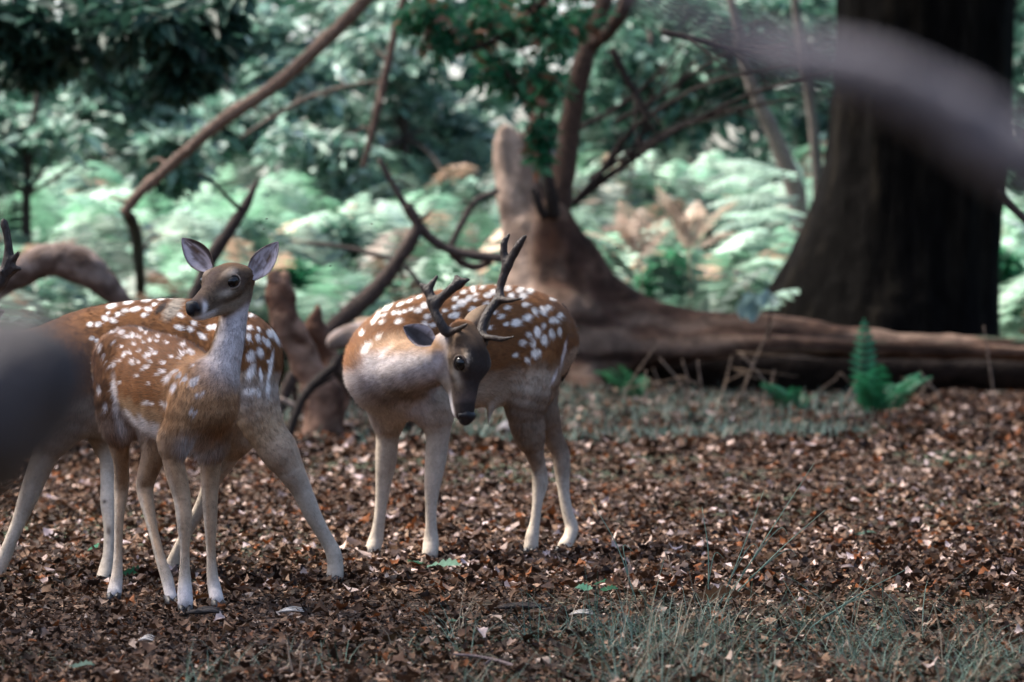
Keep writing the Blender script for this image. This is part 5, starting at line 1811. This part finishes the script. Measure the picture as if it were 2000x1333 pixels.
# ------------------------------------------------------------------ small things on the near floor
def flat_leaf(name, px, py, L, asp, yaw, col, label, mat, dz=.035, tiltx=0.15):
    Y = CAM_Z * FPX / (py - 580)
    p = P(px, py, Y)
    rg = np.random.default_rng(int(px))
    g, T = leaf_template(11, True)
    u, v = g[:, 0] - .5, g[:, 1] * .5 * asp
    V = np.stack((u * L, v * L, L * (.12 * np.abs(v) * 2 + .1 * np.sin(u * 6) * .5 + tiltx * v)), 1)
    c, s = math.cos(yaw), math.sin(yaw)
    V = np.stack((V[:, 0] * c - V[:, 1] * s, V[:, 0] * s + V[:, 1] * c, V[:, 2]), 1) + np.array((p[0], p[1], gh(p[0], p[1]) + dz))
    C = np.tile(np.array(col), (len(V), 1)) * (.9 + .2 * rg.random((len(V), 1)))
    return obj(name, mesh_from(name, V, T, C), mat, None, label, 'leaf')


flat_leaf('oak_leaf', 867, 1118, .11, .55, .25, (0.20, 0.34, 0.26), 'pale green oak leaf lying before the forelegs of the antlered buck', M_GREEN, .03, -.5)
flat_leaf('oak_leaf', 812, 1114, .07, .6, 2.4, (0.03, 0.10, 0.06), 'small dark green leaf beside the pale green oak leaf', M_GREEN)
flat_leaf('oak_leaf', 183, 1080, .05, .7, 1.1, (0.08, 0.26, 0.17), 'small bright green leaf left of the legs of the doe', M_GREEN, .03, -.7)
flat_leaf('oak_leaf', 260, 1130, .075, .7, .4, (0.02, 0.085, 0.05), 'dark green leaf lying between the legs of the doe', M_GREEN, .03, -.6)
flat_leaf('oak_leaf', 895, 1228, .055, .5, .1, (0.16, 0.28, 0.21), 'small pale green leaf on the litter near the thin twig', M_GREEN, .03, -.4)
flat_leaf('oak_leaf', 160, 1318, .06, .6, .3, (0.22, 0.33, 0.27), 'pale green leaf on the litter at the near left', M_GREEN, .03, -.4)
flat_leaf('oak_leaf', 1690, 1052, .08, .4, .1, (0.10, 0.17, 0.14), 'grey-green leaf lying out on the bare litter to the right', M_GREEN, .03, -.4)
flat_leaf('curled_leaf', 1400, 1190, .11, .5, .1, (0.17, 0.10, 0.065), 'large curled brown leaf in the near grass tuft', M_LEAF, .05, -.7)
flat_leaf('curled_leaf', 1510, 1100, .075, .6, -.5, (0.30, 0.21, 0.15), 'tan leaf propped in the litter right of the tuft', M_LEAF, .03, -.6)
flat_leaf('curled_leaf', 392, 1178, .06, .8, .5, (0.26, 0.11, 0.04), 'rust orange leaf lying between the front hooves of the doe', M_LEAF, .025, -.4)


def chip(px, py, L, r, yaw, col, label, name='wood_chip', cat='wood'):
    Y = CAM_Z * FPX / (py - 580)
    p = P(px, py, Y)
    p[2] = gh(p[0], p[1]) + .03
    d = np.array((math.cos(yaw), math.sin(yaw), 0.02))
    mb = MB()
    for k in range(3):
        o = np.array((0.004 * k, .006 * k, .004 * k))
        mb.tube([p + o - d * L * (.5 - .06 * k), p + o + np.array((0, 0, .004)), p + o + d * L * (.5 - .09 * k)], [r * .4, r * (1 - .2 * k), r * .3], 5, 3, .15, np.array(col) * (1 - .12 * k), rng)
    return obj(name, mb.mesh(name), M_TWIG, None, label, cat)


chip(567, 1210, .075, .0035, .05, (0.62, 0.56, 0.50), 'split white wood splinter on the litter below the spotted buck')
chip(1135, 1216, .07, .0035, .0, (0.55, 0.49, 0.42), 'pale flat wood splinter near the dark twig')
chip(285, 1267, .045, .0035, -.5, (0.66, 0.6, 0.55), 'tiny white wood chip on the litter in front of the doe')
chip(1015, 1203, .14, .008, .02, (0.035, 0.027, 0.024), 'short dark twig lying beside the pale splinter', 'twig', 'twig')
chip(400, 1211, .10, .009, .0, (0.06, 0.05, 0.045), 'short dark twig lying in front of the hooves of the doe', 'twig', 'twig')
Yb = CAM_Z * FPX / (1300 - 580)
mb = MB()
mb.tube([P(885, 1278, Yb), P(940, 1284, Yb - .02), P(1000, 1300, Yb - .1), P(1060, 1335, Yb - .2)], [.003, .004, .0045, .005], 7, 4, .08, (0.10, 0.075, 0.075), rng)
mb.tube([P(960, 1290, Yb - .05), P(930, 1310, Yb - .05), P(900, 1345, Yb - .05)], [.004, .0035, .0025], 7, 3, .08, (0.09, 0.07, 0.07), rng)
obj('twig', mb.mesh('twig'), M_TWIG, None, 'forked grey twig lying across the near grass', 'twig')
for (x, y, dx, dy) in [(575, 1330, -15, -80), (585, 1325, 5, -75), (1320, 1140, -15, -55), (600, 1345, 18, -60)]:
    Y = CAM_Z * FPX / (min(y, 1325) - 580)
    a = P(x, y, Y)
    mb = MB()
    mb.tube([a, P(x + dx * .6, y + dy * .5, Y), P(x + dx, y + dy, Y)], [.0025, .0025, .0012], 6, 3, 0, (0.38, 0.28, 0.20))
    obj('straw', mb.mesh('straw'), M_GRASS, None, 'dry straw stalk sticking up out of the near litter', 'straw', 'dry straws in the near litter')
# small green sprout with lobed leaves
b = P(1165, 1190, 11.9)
t = root('sprout', (b[0], b[1], 0.0), 'small green seedling with two leaves by the near grass', 'seedling')
for (x, y, yaw) in [(1172, 1166, 1.0), (1140, 1178, 2.9), (1190, 1180, .1)]:
    o = flat_leaf('sprout_leaf', x, y + 14, .05, .6, yaw, (0.06, 0.19, 0.11), 'x', M_GREEN, .07, -.5)
    for k_ in ('label', 'category'):
        del o[k_]
    o.parent = t
    o.matrix_parent_inverse = t.matrix_world.inverted()
mb = MB()
mb.tube([(b[0], b[1], 0.0), (b[0] + .005, b[1], .04), (b[0], b[1], .075)], [.002, .0016, .001], 6, 3, 0, (0.09, 0.16, 0.1))
obj('stem', mb.mesh('stem'), M_GRASS, t)

# midges in the air
for i, (x, y) in enumerate([(367, 381), (515, 448), (726, 438), (645, 520), (521, 428), (1205, 485)]):
    c = P(x, y, 12.0 + .1 * i)
    mb = MB()
    mb.tube([c - (.0032, 0, 0), c, c + (.0036, 0, .0008)], [.0008, .0019, .0007], 6, 2, 0, (0.01, 0.01, 0.01))
    for s in (-1, 1):
        mb.add([c, c + np.array((-.003, s * .003, .002)), c + np.array((-.005, s * .0015, .0025))], [(0, 1, 2)], C=(0.05, 0.05, 0.05))
    obj('fly', mb.mesh('fly'), M_HOOF, None, 'tiny black fly hovering in front of the bracken', 'fly', 'flies in the air')

# ------------------------------------------------------------------ leafy boughs entering from above
def leafy_bough(name, spine, Y, label, clumps, pal, size, seed, n_each, C=DKB):
    rg = np.random.default_rng(seed)
    w = W(spine, Y)
    t = root(name, tuple(w[0][:3]), label, 'bough')
    mb = MB()
    c, r = mb.tube([q[:3] for q in w], [q[3] for q in w], 8, 5, .06, C, rg)
    s = Y / FPX
    lf = MB()
    for (x, y, rx, ry, dY) in clumps:
        e = P(x, y, Y + dY)
        k = np.argmin(np.linalg.norm(c - e, axis=1))
        mb.tube([c[k], (c[k] + e) / 2 + (0, 0, .03), e], [r[k] * .5, r[k] * .35, r[k] * .12], 6, 3, 0, C)
        for _ in range(6):
            o = unit(rg.standard_normal(3)) * rg.random() ** .4 * np.array((rx, rx, ry)) * s * .8
            leaf_cloud(lf, e + o, np.array((rx, rx, ry)) * s * (.3 + .3 * rg.random()), n_each // 6, size, pal, rg, .7, .5)
    obj('branch', mb.mesh('branch'), M_TWIG, t)
    obj('foliage', lf.mesh('foliage', False), M_GREEN, t)
    return t


leafy_bough('leafy_bough', [(-1750, -900, 26, -5), (-900, -480, 22, -2), (-150, -120, 16), (50, -60, 14), (200, -20, 11), (340, 20, 8), (440, 60, 5)], 32, 'dark leafy bough hanging across the upper left', 
            [(20, 30, 130, 70, 0), (160, 60, 120, 60, .3), (290, 50, 110, 60, -.2), (390, 90, 80, 60, 0), (80, 120, 90, 40, .4), (460, 30, 80, 50, .2), (350, 150, 50, 40, .1), (-90, 90, 110, 80, 0)], G_DARK, .20, 201, 420)
leafy_bough('leafy_bough', [(1200, -85, 14, 1.6), (1160, -75, 13, .6), (1110, -50, 12), (1040, 20, 9), (960, 80, 6), (880, 110, 4)], 36.5, 'bright green leafy bough with brown dead leaves left of the upright limb',
            [(1040, 60, 80, 70, 0), (960, 40, 80, 60, .2), (880, 70, 60, 50, 0), (1060, 170, 60, 70, 0), (980, 150, 60, 50, .3), (1050, 270, 35, 55, 0), (820, 20, 60, 40, 0), (1120, 20, 70, 50, .3)], G_VIVID, .13, 202, 260)

# ------------------------------------------------------------------ branches close to the lens
t = root('near_sapling', (1.15, 1.9, 0.0), 'grey arching branch blurred close by across the upper right of the oak', 'branch')
mb = MB()
mb.tube([P(1180, -60, 1.8), P(1330, 25, 1.8), P(1500, 105, 1.8), P(1680, 140, 1.8), P(1830, 205, 1.8), P(1950, 282, 1.8), P(2080, 360, 1.8), P(2250, 460, 1.8), (0.6, 1.84, 0.78), (1.14, 1.9, 0.45)],
        [.0042, .006, .0088, .0118, .0135, .0155, .017, .018, .02, .022], 14, 6, .03, (0.085, 0.080, 0.094), rng)
obj('branch', mb.mesh('near branch'), M_TWIG, t)
mb = MB()
mb.tube([(1.15, 1.9, -.05), (1.14, 1.9, .5), (1.18, 1.92, 1.3), (1.12, 1.95, 2.6)], [.04, .034, .026, .01], 12, 5, .05, (0.085, 0.080, 0.085), rng)
obj('stem', mb.mesh('sapling stem'), M_TWIG, t)
mb = MB()
mb.tube([(-1.0, 2.25, -.04), (-.72, 2.2, .34), P(-420, 960, 2.1) + (-.08, .02, -.12), P(-200, 860, 2.1), P(-40, 785, 2.1), P(60, 745, 2.1), P(130, 722, 2.1), P(172, 712, 2.1)], [.06, .058, .056, .055, .050, .038, .026, .011], 16, 5, .04, (0.045, 0.042, 0.045), rng)
mb.tube([P(60, 735, 2.1), P(90, 690, 2.1), P(120, 655, 2.1)], [.018, .012, .006], 10, 4, .04, (0.11, 0.10, 0.10), rng)
obj('near_stub', mb.mesh('near stub'), M_TWIG, None, 'dark broken branch stub blurred close by at the left edge', 'branch')
